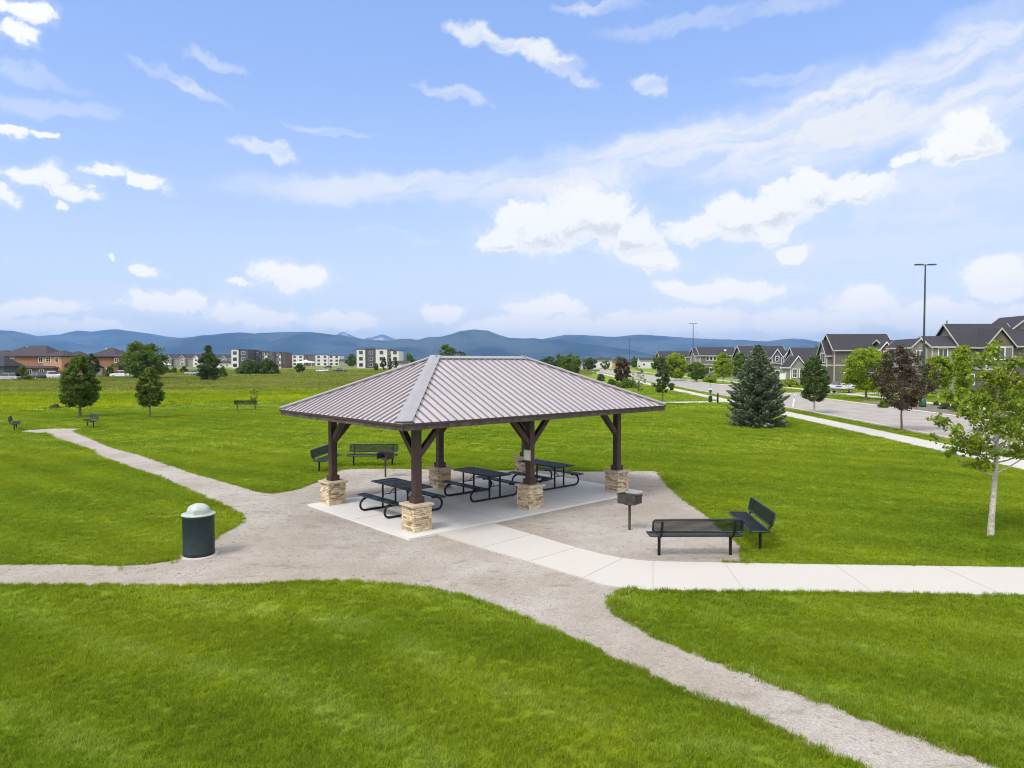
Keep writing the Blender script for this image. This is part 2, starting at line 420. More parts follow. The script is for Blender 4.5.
M = {}
M['gravel'] = gravel_mat()
M['lawn'] = grass_mat('lawn_ground', 'lawn'); M['blade'] = grass_mat('lawn_blades', 'lawn', True)
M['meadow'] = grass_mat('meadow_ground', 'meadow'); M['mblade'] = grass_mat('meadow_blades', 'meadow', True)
M['gravel_dim'] = mat('worn_trail', (0.17, 0.19, 0.05), 0.95, col2=(0.12, 0.17, 0.02), vscale=.5)
M['walk'] = concrete_mat('walk_concrete', (0.475, 0.448, 0.410), 0.09)
M['slab'] = concrete_mat('slab_concrete', (0.60, 0.585, 0.56), 0.14)
M['kerb'] = concrete_mat('kerb_concrete', (0.50, 0.455, 0.40), 0.12)
M['asphalt'] = mat('asphalt', (0.315, 0.285, 0.26), 0.9, var=0.12, vscale=0.6, bump=0.3, bscale=60, coord='Object', detail=8)
M['crack'] = mat('joint_dark', (0.385, 0.36, 0.325), 0.9)
M['roof_metal'] = mat('roof_metal', (0.435, 0.405, 0.422), 0.42, 0.15, var=0.05, vscale=1.5, spec=0.5)
M['roof_rib'] = mat('roof_rib', (0.215, 0.180, 0.195), 0.5, 0.1)
M['roof_cap'] = mat('roof_cap', (0.345, 0.325, 0.335), 0.45, 0.25, var=0.04, vscale=2)
M['brown'] = mat('brown_stain', (0.046, 0.022, 0.019), 0.55, var=0.22, vscale=6, bump=0.25, bscale=25)
M['brown_dark'] = mat('brown_dark', (0.040, 0.025, 0.022), 0.65, var=0.2, vscale=5)
M['fascia'] = mat('fascia_weathered', (0.044, 0.029, 0.029), 0.7, col2=(0.105, 0.080, 0.072), vscale=5, coord='Object', detail=8)
M['stone'] = island_mat('ledge_stone', [(0.25, 0.165, 0.105), (0.46, 0.345, 0.215), (0.62, 0.51, 0.355), (0.38, 0.25, 0.145), (0.58, 0.46, 0.295), (0.68, 0.59, 0.44), (0.33, 0.26, 0.20)], 0.85, 0.5, 30, 0.3)
M['cap'] = mat('cap_stone', (0.47, 0.39, 0.285), 0.85, var=0.18, vscale=9, bump=0.4, bscale=30)
M['mortar'] = mat('mortar', (0.13, 0.105, 0.085), 0.95)
M['perf'] = perforated_mat()
M['coat'] = mat('dark_coating', (0.014, 0.022, 0.024), 0.35, spec=.4)
M['black'] = mat('black_coating', (0.008, 0.009, 0.010), 0.45, spec=.25)
M['grill'] = mat('grill_steel', (0.060, 0.052, 0.048), 0.65, 0.3, var=0.4, vscale=9, bump=0.2)
M['bin'] = mat('bin_green', (0.014, 0.026, 0.029), 0.5, spec=.3, var=0.2, vscale=3)
M['binlid'] = mat('bin_lid', (0.37, 0.405, 0.38), 0.5, var=0.12, vscale=7)
M['notice'] = mat('notice', (0.42, 0.42, 0.36), 0.6, var=0.08, vscale=12)
M['white'] = mat('white_paint', (0.74, 0.74, 0.72), 0.5, var=0.03, vscale=2)
M['trim'] = mat('trim_cream', (0.43, 0.41, 0.375), 0.6, var=0.04, vscale=2)
M['glass'] = mat('window_glass', (0.030, 0.036, 0.045), 0.08, spec=0.8)
M['shingle'] = mat('shingle', (0.031, 0.030, 0.039), 0.9, var=0.18, vscale=2.5, bump=0.5, bscale=12, detail=8)
M['shingle_brown'] = mat('shingle_brown', (0.040, 0.034, 0.041), 0.9, var=0.18, vscale=1.5, bump=0.5, bscale=10, detail=8)
M['taupe'] = mat('siding_taupe', (0.135, 0.120, 0.106), 0.8, var=0.06, vscale=1.2)
M['grey'] = mat('siding_grey', (0.145, 0.140, 0.134), 0.8, var=0.06, vscale=1.2)
M['greylight'] = mat('siding_pale_grey', (0.235, 0.230, 0.215), 0.8, var=0.06, vscale=1.2)
M['greydark'] = mat('siding_dark_grey', (0.085, 0.085, 0.085), 0.8, var=0.06, vscale=1.2)
M['bluegrey'] = mat('siding_blue_grey', (0.135, 0.145, 0.165), 0.8, var=0.06, vscale=1.2)
M['redsiding'] = mat('siding_red_brown', (0.21, 0.085, 0.065), 0.8, var=0.06, vscale=1.2)
M['orange'] = mat('wall_orange_brown', (0.31, 0.155, 0.085), 0.85, var=0.08, vscale=0.8)
M['orangelight'] = mat('wall_light_orange', (0.50, 0.27, 0.13), 0.85, var=0.08, vscale=0.8)
M['charcoal'] = mat('wall_charcoal', (0.060, 0.066, 0.080), 0.7, var=0.06, vscale=0.5)
M['offwhite'] = mat('wall_offwhite', (0.58, 0.57, 0.55), 0.7, var=0.06, vscale=0.5)
M['woodwall'] = mat('wall_wood', (0.13, 0.080, 0.060), 0.7, var=0.1, vscale=0.8)
M['bark'] = mat('bark', (0.13, 0.105, 0.08), 0.9, var=0.25, vscale=10, bump=0.6, bscale=30)
M['bark_white'] = mat('bark_pale', (0.56, 0.53, 0.47), 0.8, col2=(0.27, 0.25, 0.22), vscale=13, bump=0.4, bscale=30)
M['tyre'] = mat('tyre_rubber', (0.015, 0.015, 0.016), 0.8)
M['rim'] = mat('wheel_rim', (0.35, 0.35, 0.36), 0.35, 0.8)
M['carwhite'] = mat('car_white', (0.70, 0.71, 0.72), 0.25); M['cardark'] = mat('car_dark', (0.025, 0.03, 0.045), 0.25)
M['carsilver'] = mat('car_silver', (0.33, 0.35, 0.37), 0.25, 0.4); M['carblue'] = mat('car_blue', (0.05, 0.09, 0.2), 0.25)
M['lampglass'] = mat('headlamp_glass', (0.6, 0.6, 0.55), 0.15)
M['green_paint'] = mat('green_paint', (0.015, 0.085, 0.055), 0.5)
M['pole'] = mat('pole_dark_green', (0.022, 0.042, 0.045), 0.45)
M['orange_paint'] = mat('orange_paint', (0.55, 0.14, 0.03), 0.5)
M['mulch'] = mat('mulch', (0.15, 0.125, 0.11), 0.95, var=0.3, vscale=6, bump=0.5)
M['purple_paint'] = mat('boat_stripe', (0.07, 0.05, 0.25), 0.3)
M['concpad'] = mat('pad_concrete', (0.45, 0.42, 0.38), 0.9, var=0.1, vscale=10)

# ------------------------------------------------------------------ ground, paths, mountains
rng = np.random.default_rng(7)
random.seed(5)
def sheet(name, poly, z, m, kind='structure', label=None, thick=0.0):
    b = MB()
    if thick: b.prism(poly, z - thick, z)
    else: b.add([(x, y, z) for x, y in poly], [tuple(range(len(poly)))])
    o = b.build(name, m, recalc=bool(thick)); tag(o, label, None, None, kind)
    if not thick and o.data.polygons[0].normal.z < 0: o.data.flip_normals()
    return o
def wobble(pts, step=0.35, amp=0.05, closed=True):
    out = []; n = len(pts)
    for i in range(n if closed else n - 1):
        a = Vector(pts[i]); b = Vector(pts[(i + 1) % n]); L = (b - a).length; k = max(1, min(60, int(L / step)))
        for j in range(k):
            p = a.lerp(b, j / k); nz = (random.random() - .5) * 2 * amp
            d = (b - a).normalized() if L > 1e-6 else Vector((1, 0)); out.append((p.x - d.y * nz, p.y + d.x * nz))
    return out
def pip(x, y, poly):
    ins = np.zeros(len(x), bool); n = len(poly); j = n - 1
    for i in range(n):
        xi, yi = poly[i]; xj, yj = poly[j]
        if yi != yj:
            c = ((yi > y) != (yj > y)) & (x < (xj - xi) * (y - yi) / (yj - yi) + xi); ins ^= c
        j = i
    return ins

sheet('ground', [(-16500, -600), (16500, -600), (16500, 16500), (-16500, 16500)], 0.0, M['lawn'], label='mown green lawn of the park')
meadow_px = [(-900,417),(-300,414.5),(0,411.8),(100,408.5),(165,405),(250,403),(330,399),(420,392),(520,384),(560,380),(590,375),(600,370)]
meadow = wobble([G(*p) for p in meadow_px], 1.2, 0.5, False) + [(200, 900), (300, 3000), (6000, 12000), (6000, 16000), (-15000, 16000), (-15000, 300)]
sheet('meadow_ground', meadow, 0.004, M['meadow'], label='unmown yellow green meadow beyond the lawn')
field_r = [(70, 330), (3000, 500), (15000, 3000), (15000, 16000), (6010, 16000), (6010, 12000), (310, 3000), (210, 900)]
sheet('field', field_r, 0.004, M['meadow'], label='open fields beyond the houses')

S_edge = [(-260,586),(-100,586.5),(0,586.5),(31,586.6),(125,586.6),(187,587.5),(250,586),(281,584),(303,582.5),(320,582),(362,582.8),(412,587.5),(443.5,592),(481,603),(506,612.5),(546,628.5),(578,643.7),(618.7,662.5),(656,679.7),(687.5,693.7),(718.7,705.5),(751,719),(781,734),(813,748),(854,767),(900,790),(990,840)]
SE_edge = [(1180,840),(1090,800),(1004,768),(985,761),(941,746.7),(897.7,729.6),(854,715.5),(829,704.6),(779,687),(759,678.5),(718.7,662.5),(693.7,653),(662.5,640.6),(640.6,628),(620,617),(611,606),(612.5,597),(634,588)]
NE_edge = [(745,566),(744,560),(743,550.3),(737,541),(722,528),(707,515),(691.6,505),(677.5,494),(667,483),(660.6,473.7),(656,471),(609,471.4),(560,471),(508,470.5),(460,469.6),(420,469),(375,468.5),(347,469),(336,471.5),(323,478),(315.6,482),(300,488.3),(287.5,491.3),(272,493.7),(256,491),(237.5,485),(203,475.6),(172,465.6),(140.6,454.7),(112.5,447),(94,439),(76.6,431.5),(80,429.2)]
T_edge = [(84,428.4),(47,428.9),(25,430.6),(21,432.2),(47,433)]
W_edge = [(62.5,441.5),(90.6,451.6),(94,455.6),(125,467),(156,477.5),(187.5,490.6),(219,504.7),(237.5,513.5),(243.5,519),(237.5,525),(219,535),(205,546),(187,556),(175,560),(147,564),(125,565.4),(62,564),(0,564.4),(-120,565),(-300,566)]
gravel_poly = wobble([G(*p) for p in S_edge + SE_edge + NE_edge + T_edge + W_edge], 0.3, 0.035)
sheet('gravel_path', gravel_poly, 0.004, M['gravel'], label='pale grey brown gravel path and apron round the pavilion')

# concrete walk
up_e = [(480,520),(493,523),(535,535),(575,547),(600,553.5),(622,557.8),(640,560.2),(653,561),(725,562.5),(820,564),(1024,567),(1250,570.5)]
lo_e = [(1250,598.5),(1024,595),(820,591.6),(653,589.7),(628,588.0),(603,584.5),(581,577),(560,571),(528,561),(480,547),(437.5,533.8),(425,529)]
walk = [G(x, y, 0.03) for x, y in up_e + lo_e]
sheet('concrete_walk', walk, 0.03, M['walk'], label='pale concrete walk leading to the pavilion', thick=0.12)
jm = MB()
for a, b in (((529,561.2),(575.5,547.2)),((583,577.3),(622.5,558.2)),((653,589.5),(653,561.4)),((744,590),(725,562.9)),((482,547.3),(531,534.2)),((874,592.3),(835,564.6)),((1003,594.4),(940,566.2))):
    p = G(*a, .034); q = G(*b, .034); jm.bar((*p, .0325), (*q, .0325), 0.012, 0.003)
tag(jm.build('walk_joints', M['crack']), 'thin saw cut joints across the concrete walk', kind='structure')

PC = Vector((-0.890, 20.07)); TH = 0.735
pe = Vector((math.cos(TH), math.sin(TH))); pn = Vector((-math.sin(TH), math.cos(TH)))
def PL(a, b, z=0): q = PC + pe * a + pn * b; return (q.x, q.y, z)
slab_c = [(-4.26, -2.62), (4.22, -2.62), (4.22, 2.40), (-4.26, 2.40)]
slab = [PL(a, b)[:2] for a, b in slab_c]
sheet('concrete_slab', slab, 0.05, M['slab'], label='light grey concrete slab under the pavilion', thick=0.15)
jm = MB()
for a in (-1.5, 1.4): jm.bar(PL(a, -2.60, .0525), PL(a, 2.38, .0525), .012, .003)
for b in (-.1,): jm.bar(PL(-4.24, b, .0525), PL(4.20, b, .0525), .012, .003)
tag(jm.build('slab_joints', M['crack']), 'thin saw cut joints in the pavilion slab', kind='structure')

# street: runs away to the right of the view; X0 = offset of a line parallel to the street
TA = 0.048
def S(x0, y): return (x0 + TA * y, y)
def strip(name, x0, x1, y0, y1, z, m, label, thick=0.0):
    return sheet(name, [S(x0, y0), S(x1, y0), S(x1, y1), S(x0, y1)], z, m, label=label, thick=thick)
strip('street', 21.0, 29.5, -40, 900, 0.006, M['asphalt'], 'faded grey asphalt street beside the park')
strip('kerb', 20.82, 21.0, -40, 900, 0.10, M['kerb'], 'concrete kerb on the park side of the street', .2)
strip('kerb', 29.5, 29.95, -40, 900, 0.10, M['kerb'], 'concrete kerb on the house side of the street', .2)
strip('pavement', 17.65, 19.3, -40, 900, 0.03, M['walk'], 'pale concrete pavement along the park side of the street', .1)
strip('pavement', 36.2, 37.8, -40, 500, 0.03, M['walk'], 'concrete pavement in front of the grey houses', .1)
for i, (y0, y1, x1) in enumerate(((83, 88.5, 46), (118, 122, 46), (146, 150, 46))):
    strip('driveway', 29.96, x1, y0, y1, 0.034, M['kerb'], ['driveway under the parked boat', 'driveway between the low grey houses', 'driveway farthest up the street'][i])
# side path crossing the far lawn to the street
a = [G(640,403.6), G(700,402.8), G(745,402.2), G(745,401.0), G(700,401.4), G(640,402.2)]
sheet('footpath', a, 0.008, M['kerb'], label='narrow grey footpath crossing the lawn behind the spruce')
a0 = [(-160,417),(-40,414.3),(0,413.4),(60,411.6),(130,409),(200,406.8),(250,405.3),(300,404)]
tr = [G(x, y) for x, y in a0] + [G(x, y - .9) for x, y in a0[::-1]]
sheet('trail', tr, 0.008, M['gravel_dim'], label='faint trail along the edge of the meadow')
bed = [S(29.97, 50), S(35.4, 50), S(35.6, 66), S(33, 69), S(29.97, 68)]
sheet('planting_bed', bed, 0.012, M['mulch'], label='brown grey mulch bed behind the far kerb')

from mathutils import noise as mn
mount_mat = bpy.data.materials.new('forested_mountain'); mount_mat.use_nodes = True
T = NT(mount_mat.node_tree); b = T.n['Principled BSDF']; b.inputs['Roughness'].default_value = 1; b.inputs['Specular IOR Level'].default_value = 0
g = T.new('ShaderNodeNewGeometry'); P = g.outputs['Position']
c = T.mix(T.ss(T.noise(P, 0.0011, 6, 0.65), 0.40, 0.62), (0.010, 0.018, 0.018), (0.060, 0.076, 0.058))
c = T.mix(T.ss(T.noise(T.vm('ADD', P, (900, 0, 0)), 0.0007, 6, 0.7), 0.60, 0.70), c, (0.12, 0.13, 0.08))
T.put(b.inputs['Base Color'], c)
snow_mat = bpy.data.materials.new('snow_rock'); snow_mat.use_nodes = True
T = NT(snow_mat.node_tree); b = T.n['Principled BSDF']; b.inputs['Roughness'].default_value = 1
g = T.new('ShaderNodeNewGeometry'); P = g.outputs['Position']
T.put(b.inputs['Base Color'], T.mix(T.ss(T.noise(P, 0.006, 6, 0.7), 0.50, 0.60), (0.07, 0.08, 0.085), (0.40, 0.40, 0.42)))
def ridge(name, sil, D, depth, m, label, seed, x0=-420, x1=1450, rough=1.0, spur=0.35):
    xs = [p[0] for p in sil]; ys = [p[1] for p in sil]
    cols = np.arange(x0, x1 + 1, 3.0); rows = 15
    V = []; sc = D / F
    for j in range(rows + 3):
        for px in cols:
            X = (px - 512) / F * D
            yy = float(np.interp(px, xs, ys)) - 0.35 * rough * mn.fractal(Vector((px * .09, seed, 0)), 1, 2.1, 4)
            zr = max(4 + (HOR - yy) * sc, 2)
            if j <= rows:
                t = j / rows
                n = mn.fractal(Vector((X / 420.0, t * 1.6 + X / 2500.0, seed)), 0.9, 2.1, 6)
                z = zr * (t ** 1.15) * (1 + spur * n * (1 - t) * 1.6)
                z = min(z, zr * (0.25 + 0.75 * t)) - (40 if j == 0 else 0)
                V.append((X, D - depth * (1 - t) + 160 * n * (1 - t), max(z, -0.8)))
            else:
                t = (j - rows) / 2; V.append((X, D + 700 * t, max(zr * (1 - t) , -0.8)))
    nc = len(cols); Fc = [(j * nc + i, j * nc + i + 1, (j + 1) * nc + i + 1, (j + 1) * nc + i) for j in range(rows + 2) for i in range(nc - 1)]
    me = bpy.data.meshes.new(name); me.from_pydata(V, [], Fc); o = link_mesh(name, me, m)
    me.polygons.foreach_set('use_smooth', [True] * len(Fc))
    return tag(o, label, kind='structure')
FLAT = 362.5
ridge('mountains', [(-420,330),(-300,333),(-200,330),(-100,335),(-40,337),(40,336.2),(60,334.5),(78,330.6),(92,331.8),(104,330.2),(116,329),(130,331),(150,333.6),(170,337),(190,338.5),(300,345),(700,350),(1450,350)], 12600, 2400, mount_mat, 'blue forested range behind the orange houses', 3.1, x1=420)
ridge('mountains', [(-420,330),(-250,328),(-100,333),(-30,330),(0,330.5),(14,331),(28,333.8),(45,337.5),(64,341),(85,345),(105,349),(125,353),(160,357),(200,FLAT),(1450,FLAT)], 10600, 1900, mount_mat, 'nearer blue ridge sloping down to the right behind the orange houses', 7.7, x1=210)
ridge('snowy_peaks', [(300,350),(325,338),(335,335.8),(343,331.5),(350,335),(360,338.2),(372,338),(382,334.4),(390,336.6),(400,340.5),(415,350)], 13800, 1200, snow_mat, 'distant rocky peaks with snow patches', 2.2, x0=300, x1=415, rough=2.5)
ridge('mountains', [(90,FLAT),(130,352),(155,345.5),(165,341),(180,338.4),(200,336),(220,334),(238,332.3),(255,333.3),(290,332),(310,332),(322,333.2),(345,336),(365,339.5),(390,341.5),(420,343),(450,346),(480,352),(520,FLAT),(600,FLAT)], 10200, 2200, mount_mat, 'long dark blue ridge behind the white apartments', 5.5, x0=90, x1=560)
ridge('mountains', [(350,FLAT),(385,342),(400,338.6),(410,338.8),(417,340),(427,337.2),(440,337),(452,334),(461,330.8),(475,329.4),(488,330.8),(498,334.6),(508,337.6),(522,338.6),(532,338),(541,339.2),(552,338.6),(575,341),(600,345),(630,350),(660,356),(690,FLAT),(760,FLAT)], 9300, 1900, mount_mat, 'rounded blue mountain above the pavilion ridge', 9.4, x0=350, x1=740)
ridge('mountains', [(480,350),(530,341),(552,337.4),(566,334.6),(582,335.2),(600,336.2),(615,337),(628,335.6),(640,334.4),(655,335.6),(680,337.4),(700,338.6),(722,339.4),(745,340),(765,341.5),(780,339.6),(792,338.4),(806,339.4),(822,342.6),(850,345),(900,347),(960,343),(1050,338),(1200,345),(1450,338)], 12000, 2600, mount_mat, 'pale blue mesa shaped range behind the street', 1.9, x0=480)

# ------------------------------------------------------------------ grass as stuff
def tuft_mesh(name, n, r, h, w, seed, m, lean=0.5):
    g_ = np.random.default_rng(seed); V = []; Fc = []
    for i in range(n):
        a = g_.uniform(0, 2 * PI); d = r * math.sqrt(g_.uniform(0, 1)); bx, by = d * math.cos(a), d * math.sin(a)
        hh = h * g_.uniform(.55, 1.1); la = g_.uniform(0, 2 * PI); ll = lean * hh * g_.uniform(.2, 1.0)
        ta = g_.uniform(0, PI); tx, ty = math.cos(ta) * w / 2, math.sin(ta) * w / 2
        k = len(V)
        V += [(bx - tx, by - ty, -0.005), (bx + tx, by + ty, -0.005),
              (bx + math.cos(la) * ll * .35 + tx * .8, by + math.sin(la) * ll * .35 + ty * .8, hh * .6),
              (bx + math.cos(la) * ll * .35 - tx * .8, by + math.sin(la) * ll * .35 - ty * .8, hh * .6),
              (bx + math.cos(la) * ll, by + math.sin(la) * ll, hh)]
        Fc += [(k, k + 1, k + 2, k + 3), (k + 3, k + 2, k + 4)]
    me = bpy.data.meshes.new(name); me.from_pydata(V, [], Fc); me.materials.append(m)
    return bpy.data.objects.new(name, me)          # source for the instances, never placed in the scene itself
def scatter(name, pts, scl, sources, m, label):
    me = bpy.data.meshes.new(name); me.from_pydata([tuple(p) for p in pts], [], [])
    a = me.attributes.new('scl', 'FLOAT_VECTOR', 'POINT'); a.data.foreach_set('vector', scl.ravel())
    o = link_mesh(name, me, m); tag(o, label, kind='stuff')
    ng = bpy.data.node_groups.new(name, 'GeometryNodeTree')
    ng.interface.new_socket('Geometry', in_out='INPUT', socket_type='NodeSocketGeometry')
    ng.interface.new_socket('Geometry', in_out='OUTPUT', socket_type='NodeSocketGeometry')
    T = NT(ng); gi = T.new('NodeGroupInput'); go = T.new('NodeGroupOutput')
    ip = T.new('GeometryNodeInstanceOnPoints'); jn = T.new('GeometryNodeJoinGeometry')
    for s in sources:
        oi = T.new('GeometryNodeObjectInfo'); oi.inputs['Object'].default_value = s; oi.inputs['As Instance'].default_value = True
        T.l.new(oi.outputs['Geometry'], jn.inputs[0])
    T.l.new(gi.outputs[0], ip.inputs['Points']); T.l.new(jn.outputs[0], ip.inputs['Instance']); ip.inputs['Pick Instance'].default_value = True
    na = T.new('GeometryNodeInputNamedAttribute', data_type='FLOAT_VECTOR'); na.inputs[0].default_value = 'scl'
    rv = T.new('FunctionNodeRandomValue', data_type='FLOAT_VECTOR'); rv.inputs[0].default_value = (-.12, -.12, 0); rv.inputs[1].default_value = (.12, .12, 2 * PI)
    T.l.new(na.outputs[0], ip.inputs['Scale']); T.l.new(rv.outputs[0], ip.inputs['Rotation'])
    T.l.new(ip.outputs[0], go.inputs[0])
    md = o.modifiers.new('grass', 'NODES'); md.node_group = ng
    return o
def wedge(n, y0, y1, k=0.80, pad=2.5):
    y = np.sqrt(rng.uniform(y0 * y0, y1 * y1, n)); x = rng.uniform(-1, 1, n) * (k * y + pad); return x, y
gp = gravel_poly
def off_hard(x, y):
    bad = pip(x, y, gp) | pip(x, y, walk) | pip(x, y, slab)
    xs = x - TA * y
    bad |= ((xs > 17.62) & (xs < 19.33)) | ((xs > 20.8) & (xs < 29.98)) | ((xs > 36.15) & (xs < 37.85)) | pip(x, y, a_path) | pip(x, y, bed)
    return bad
a_path = a
LT = [tuft_mesh('grass_tuft', 26, .060, .052, .0052, s, M['blade'], .9) for s in (1, 2, 3)]
bands = [(5.5, 10.5, 330, 1.15, 1.0), (10.5, 17, 150, 1.75, 1.0), (17, 30, 95, 2.0, 1.1), (30, 58, 24, 3.5, 1.3), (58, 112, 3.0, 9.0, 1.5)]
PT = []; SCL = []
for y0, y1, den, s, hs in bands:
    area = .80 * (y1 * y1 - y0 * y0) + 5 * (y1 - y0)
    n = int(area * den); x, y = wedge(n, y0, y1)
    ok = ~off_hard(x, y); ok &= ~pip(x, y, meadow); x, y = x[ok], y[ok]
    v = rng.uniform(.75, 1.25, len(x)); hv = hs * rng.uniform(.65, 1.25, len(x))
    PT.append(np.c_[x, y, np.zeros(len(x))]); SCL.append(np.c_[s * v, s * v, hv])
# longer, untrimmed fringe along the edges of gravel and walk, and a few tussocks
def fringe(poly, dens, lo, hi, hgt, inward=0.0, sc=1.1):
    P2 = [Vector(p) for p in poly]
    for i in range(len(P2) - 1):
        A, B = P2[i], P2[i + 1]; L = (B - A).length
        if L > 30 or A.y < 3 or A.y > 45: continue
        k = rng.poisson(L * dens / max(1, A.y / 12))
        if k == 0: continue
        t = rng.uniform(0, 1, k); d = (B - A) / max(L, 1e-6); o_ = rng.uniform(lo, hi, k)
        xx = A.x + d.x * t * L + d.y * o_; yy = A.y + d.y * t * L - d.x * o_
        q = rng.uniform(.6, 1.3, k); far = max(1, A.y / 12)
        PT.append(np.c_[xx, yy, np.zeros(k)]); SCL.append(np.c_[q * sc * far, q * sc * far, q * hgt])
fringe([G(*p) for p in S_edge], 46, -.05, .07, 1.35)
fringe([G(*p) for p in SE_edge], 50, -.06, .10, 1.5)
fringe([G(*p) for p in NE_edge], 34, -.03, .06, 1.3)
fringe([G(*p) for p in W_edge], 40, -.03, .06, 1.4)
fringe([G(*p, .03) for p in lo_e[:4]], 34, -.08, -.01, 1.5); fringe([G(*p, .03) for p in up_e[8:]], 30, -.07, -.015, 1.4)
for px, py, rr, k, hh in ((515,651,.17,60,2.2),(243,594,.0,0,1),(490,592,.0,0,1),(148,560,.28,26,1.8),(991,538,.16,40,2.2)):
    if k:
        cx_, cy_ = G(px, py); PT.append(np.c_[cx_ + rng.normal(0, rr, k), cy_ + rng.normal(0, rr, k), np.zeros(k)]); q = rng.uniform(.6, 1.2, k); SCL.append(np.c_[q * 1.2, q * 1.2, q * hh])
scatter('lawn_grass', np.concatenate(PT), np.concatenate(SCL), LT, M['blade'], 'short green mown grass of the park lawn')
def dry(poly, dens, lo, hi, hgt):
    global PT, SCL
    keep = (PT, SCL); PT, SCL = [], []; fringe(poly, dens, lo, hi, hgt); out = (PT, SCL); PT, SCL = keep; return out
M['dryblade'] = island_mat('dry_blades', [(0.34, 0.33, 0.10), (0.20, 0.25, 0.04), (0.46, 0.42, 0.20), (0.16, 0.22, 0.03)], 0.9, 0.0, 10, 0.1)
DT = [tuft_mesh('dry_tuft', 14, .05, .055, .005, s, M['dryblade'], 1.3) for s in (7, 8)]
dp, ds_ = dry([G(*p) for p in SE_edge[2:]], 16, -.08, .14, 1.1)
d2, e2_ = dry([G(*p) for p in NE_edge[:5]], 14, -.05, .12, 1.0); d3, e3_ = dry([G(*p) for p in W_edge[9:16]], 8, -.06, .10, 1.0)
scatter('dry_grass', np.concatenate(dp + d2 + d3), np.concatenate(ds_ + e2_ + e3_), DT, M['dryblade'], 'dry straw coloured grass along the edge of the gravel path')
MT = [tuft_mesh('meadow_tuft', 30, .35, .38, .035, s, M['mblade'], .8) for s in (4, 5, 6)]
PT = []; SCL = []
for y0, y1, den, s in ((50, 90, 2.6, 1.2), (90, 170, 1.0, 1.9), (170, 330, .22, 3.2)):
    area = .80 * (y1 * y1 - y0 * y0) + 5 * (y1 - y0); n = int(area * den); x, y = wedge(n, y0, y1)
    ok = pip(x, y, meadow); x, y = x[ok], y[ok]; v = rng.uniform(.6, 1.4, len(x)); h = rng.uniform(.45, 1.1, len(x)) * (0.75 + .4 * (y > 95))
    PT.append(np.c_[x, y, np.zeros(len(x))]); SCL.append(np.c_[s * v, s * v, h])
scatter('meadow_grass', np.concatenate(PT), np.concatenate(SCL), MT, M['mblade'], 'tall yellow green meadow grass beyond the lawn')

# loose stones on the gravel
st = bmesh.new(); bmesh.ops.create_icosphere(st, subdivisions=1, radius=.014)
for v in st.verts: v.co.x *= random.uniform(.7, 1.3); v.co.y *= random.uniform(.7, 1.3); v.co.z *= random.uniform(.5, .9)
sme = bpy.data.meshes.new('pebble'); st.to_mesh(sme); st.free()
M['pebble'] = mat('pebble_stone', (0.36, 0.325, 0.285), 0.9, col2=(0.25, 0.22, 0.195), vscale=3, coord='Generated')
sme.materials.append(M['pebble']); pebble = bpy.data.objects.new('pebble', sme)
x, y = wedge(34000, 6, 26); ok = pip(x, y, gp) & ~pip(x, y, walk) & ~pip(x, y, slab); x, y = x[ok], y[ok]
v = np.clip(rng.lognormal(-.15, .45, len(x)), .3, 2.3)
scatter('loose_gravel', np.c_[x, y, np.full(len(x), .006)], np.c_[v, v, v * .8], [pebble], M['pebble'], 'loose small stones lying on the gravel')

# haze: pale even air round camera and scene, sky outside
hz = MB(); hz.box(-17000, 17000, -1000, 17000, -1.0, 655); ho = None
hm = bpy.data.materials.new('haze'); hm.use_nodes = True; T = NT(hm.node_tree); T.n.clear()
pv = T.new('ShaderNodeVolumePrincipled'); pv.inputs['Color'].default_value = (0.27, 0.53, 1.0, 1); pv.inputs['Density'].default_value = 6.3e-5; pv.inputs['Anisotropy'].default_value = 0.1
out = T.new('ShaderNodeOutputMaterial'); T.l.new(pv.outputs[0], out.inputs['Volume'])
ho = hz.build('haze', hm); tag(ho, 'thin blue haze in the air', kind='stuff')

# ------------------------------------------------------------------ the pavilion
pav = empty('picnic_pavilion', (PC.x, PC.y, 0), TH, 'open picnic pavilion with hipped ribbed metal roof, brown posts and stone piers', 'pavilion')
A_, B_, RR, ZE, ZR = 4.73, 3.08, 1.66, 2.665, 4.11
COLX, COLY = 3.67, 2.05
def roof_face(side):
    m = MB()
    ax = side in ('front', 'back'); s = -1 if side in ('front', 'left') else 1
    if ax: e0, e1, r0, r1 = (-A_, s * B_), (A_, s * B_), (-RR, 0), (RR, 0)
    else: e0, e1, r0, r1 = (s * A_, -B_), (s * A_, B_), (s * RR, 0), (s * RR, 0)
    T_ = .03
    top = [Vector((*e0, ZE)), Vector((*e1, ZE)), Vector((*r1, ZR)), Vector((*r0, ZR))]
    m.hexa([p - Vector((0, 0, T_)) for p in top], top)
    sp = .233; half = A_ if ax else B_
    n = int(half / sp)
    nrm = Vector((0, s * (ZR - ZE), B_)) if ax else Vector((s * (ZR - ZE), 0, A_ - RR)); nrm.normalize()
    m.cur = 1
    for i in range(-n, n + 1):
        c = i * sp
        if ax:
            f = 1.0 if abs(c) <= RR else (A_ - abs(c)) / (A_ - RR)
            p = Vector((c, s * B_, ZE)); q = Vector((c, s * B_ * (1 - f), ZE + (ZR - ZE) * f)); w = Vector((1, 0, 0))
        else:
            f = 1 - abs(c) / B_; p = Vector((s * A_, c, ZE)); q = Vector((s * (A_ - (A_ - RR) * f), c, ZE + (ZR - ZE) * f)); w = Vector((0, 1, 0))
        if f < .03: continue
        hh = .034; pr = [(-.019, .001), (.019, .001), (.010, hh), (-.010, hh)]
        m.hexa([p + w * a_ + nrm * b_ for a_, b_ in pr], [q + w * a_ + nrm * b_ for a_, b_ in pr])
    return m.build('roof_panel', [M['roof_metal'], M['roof_rib']], pav)
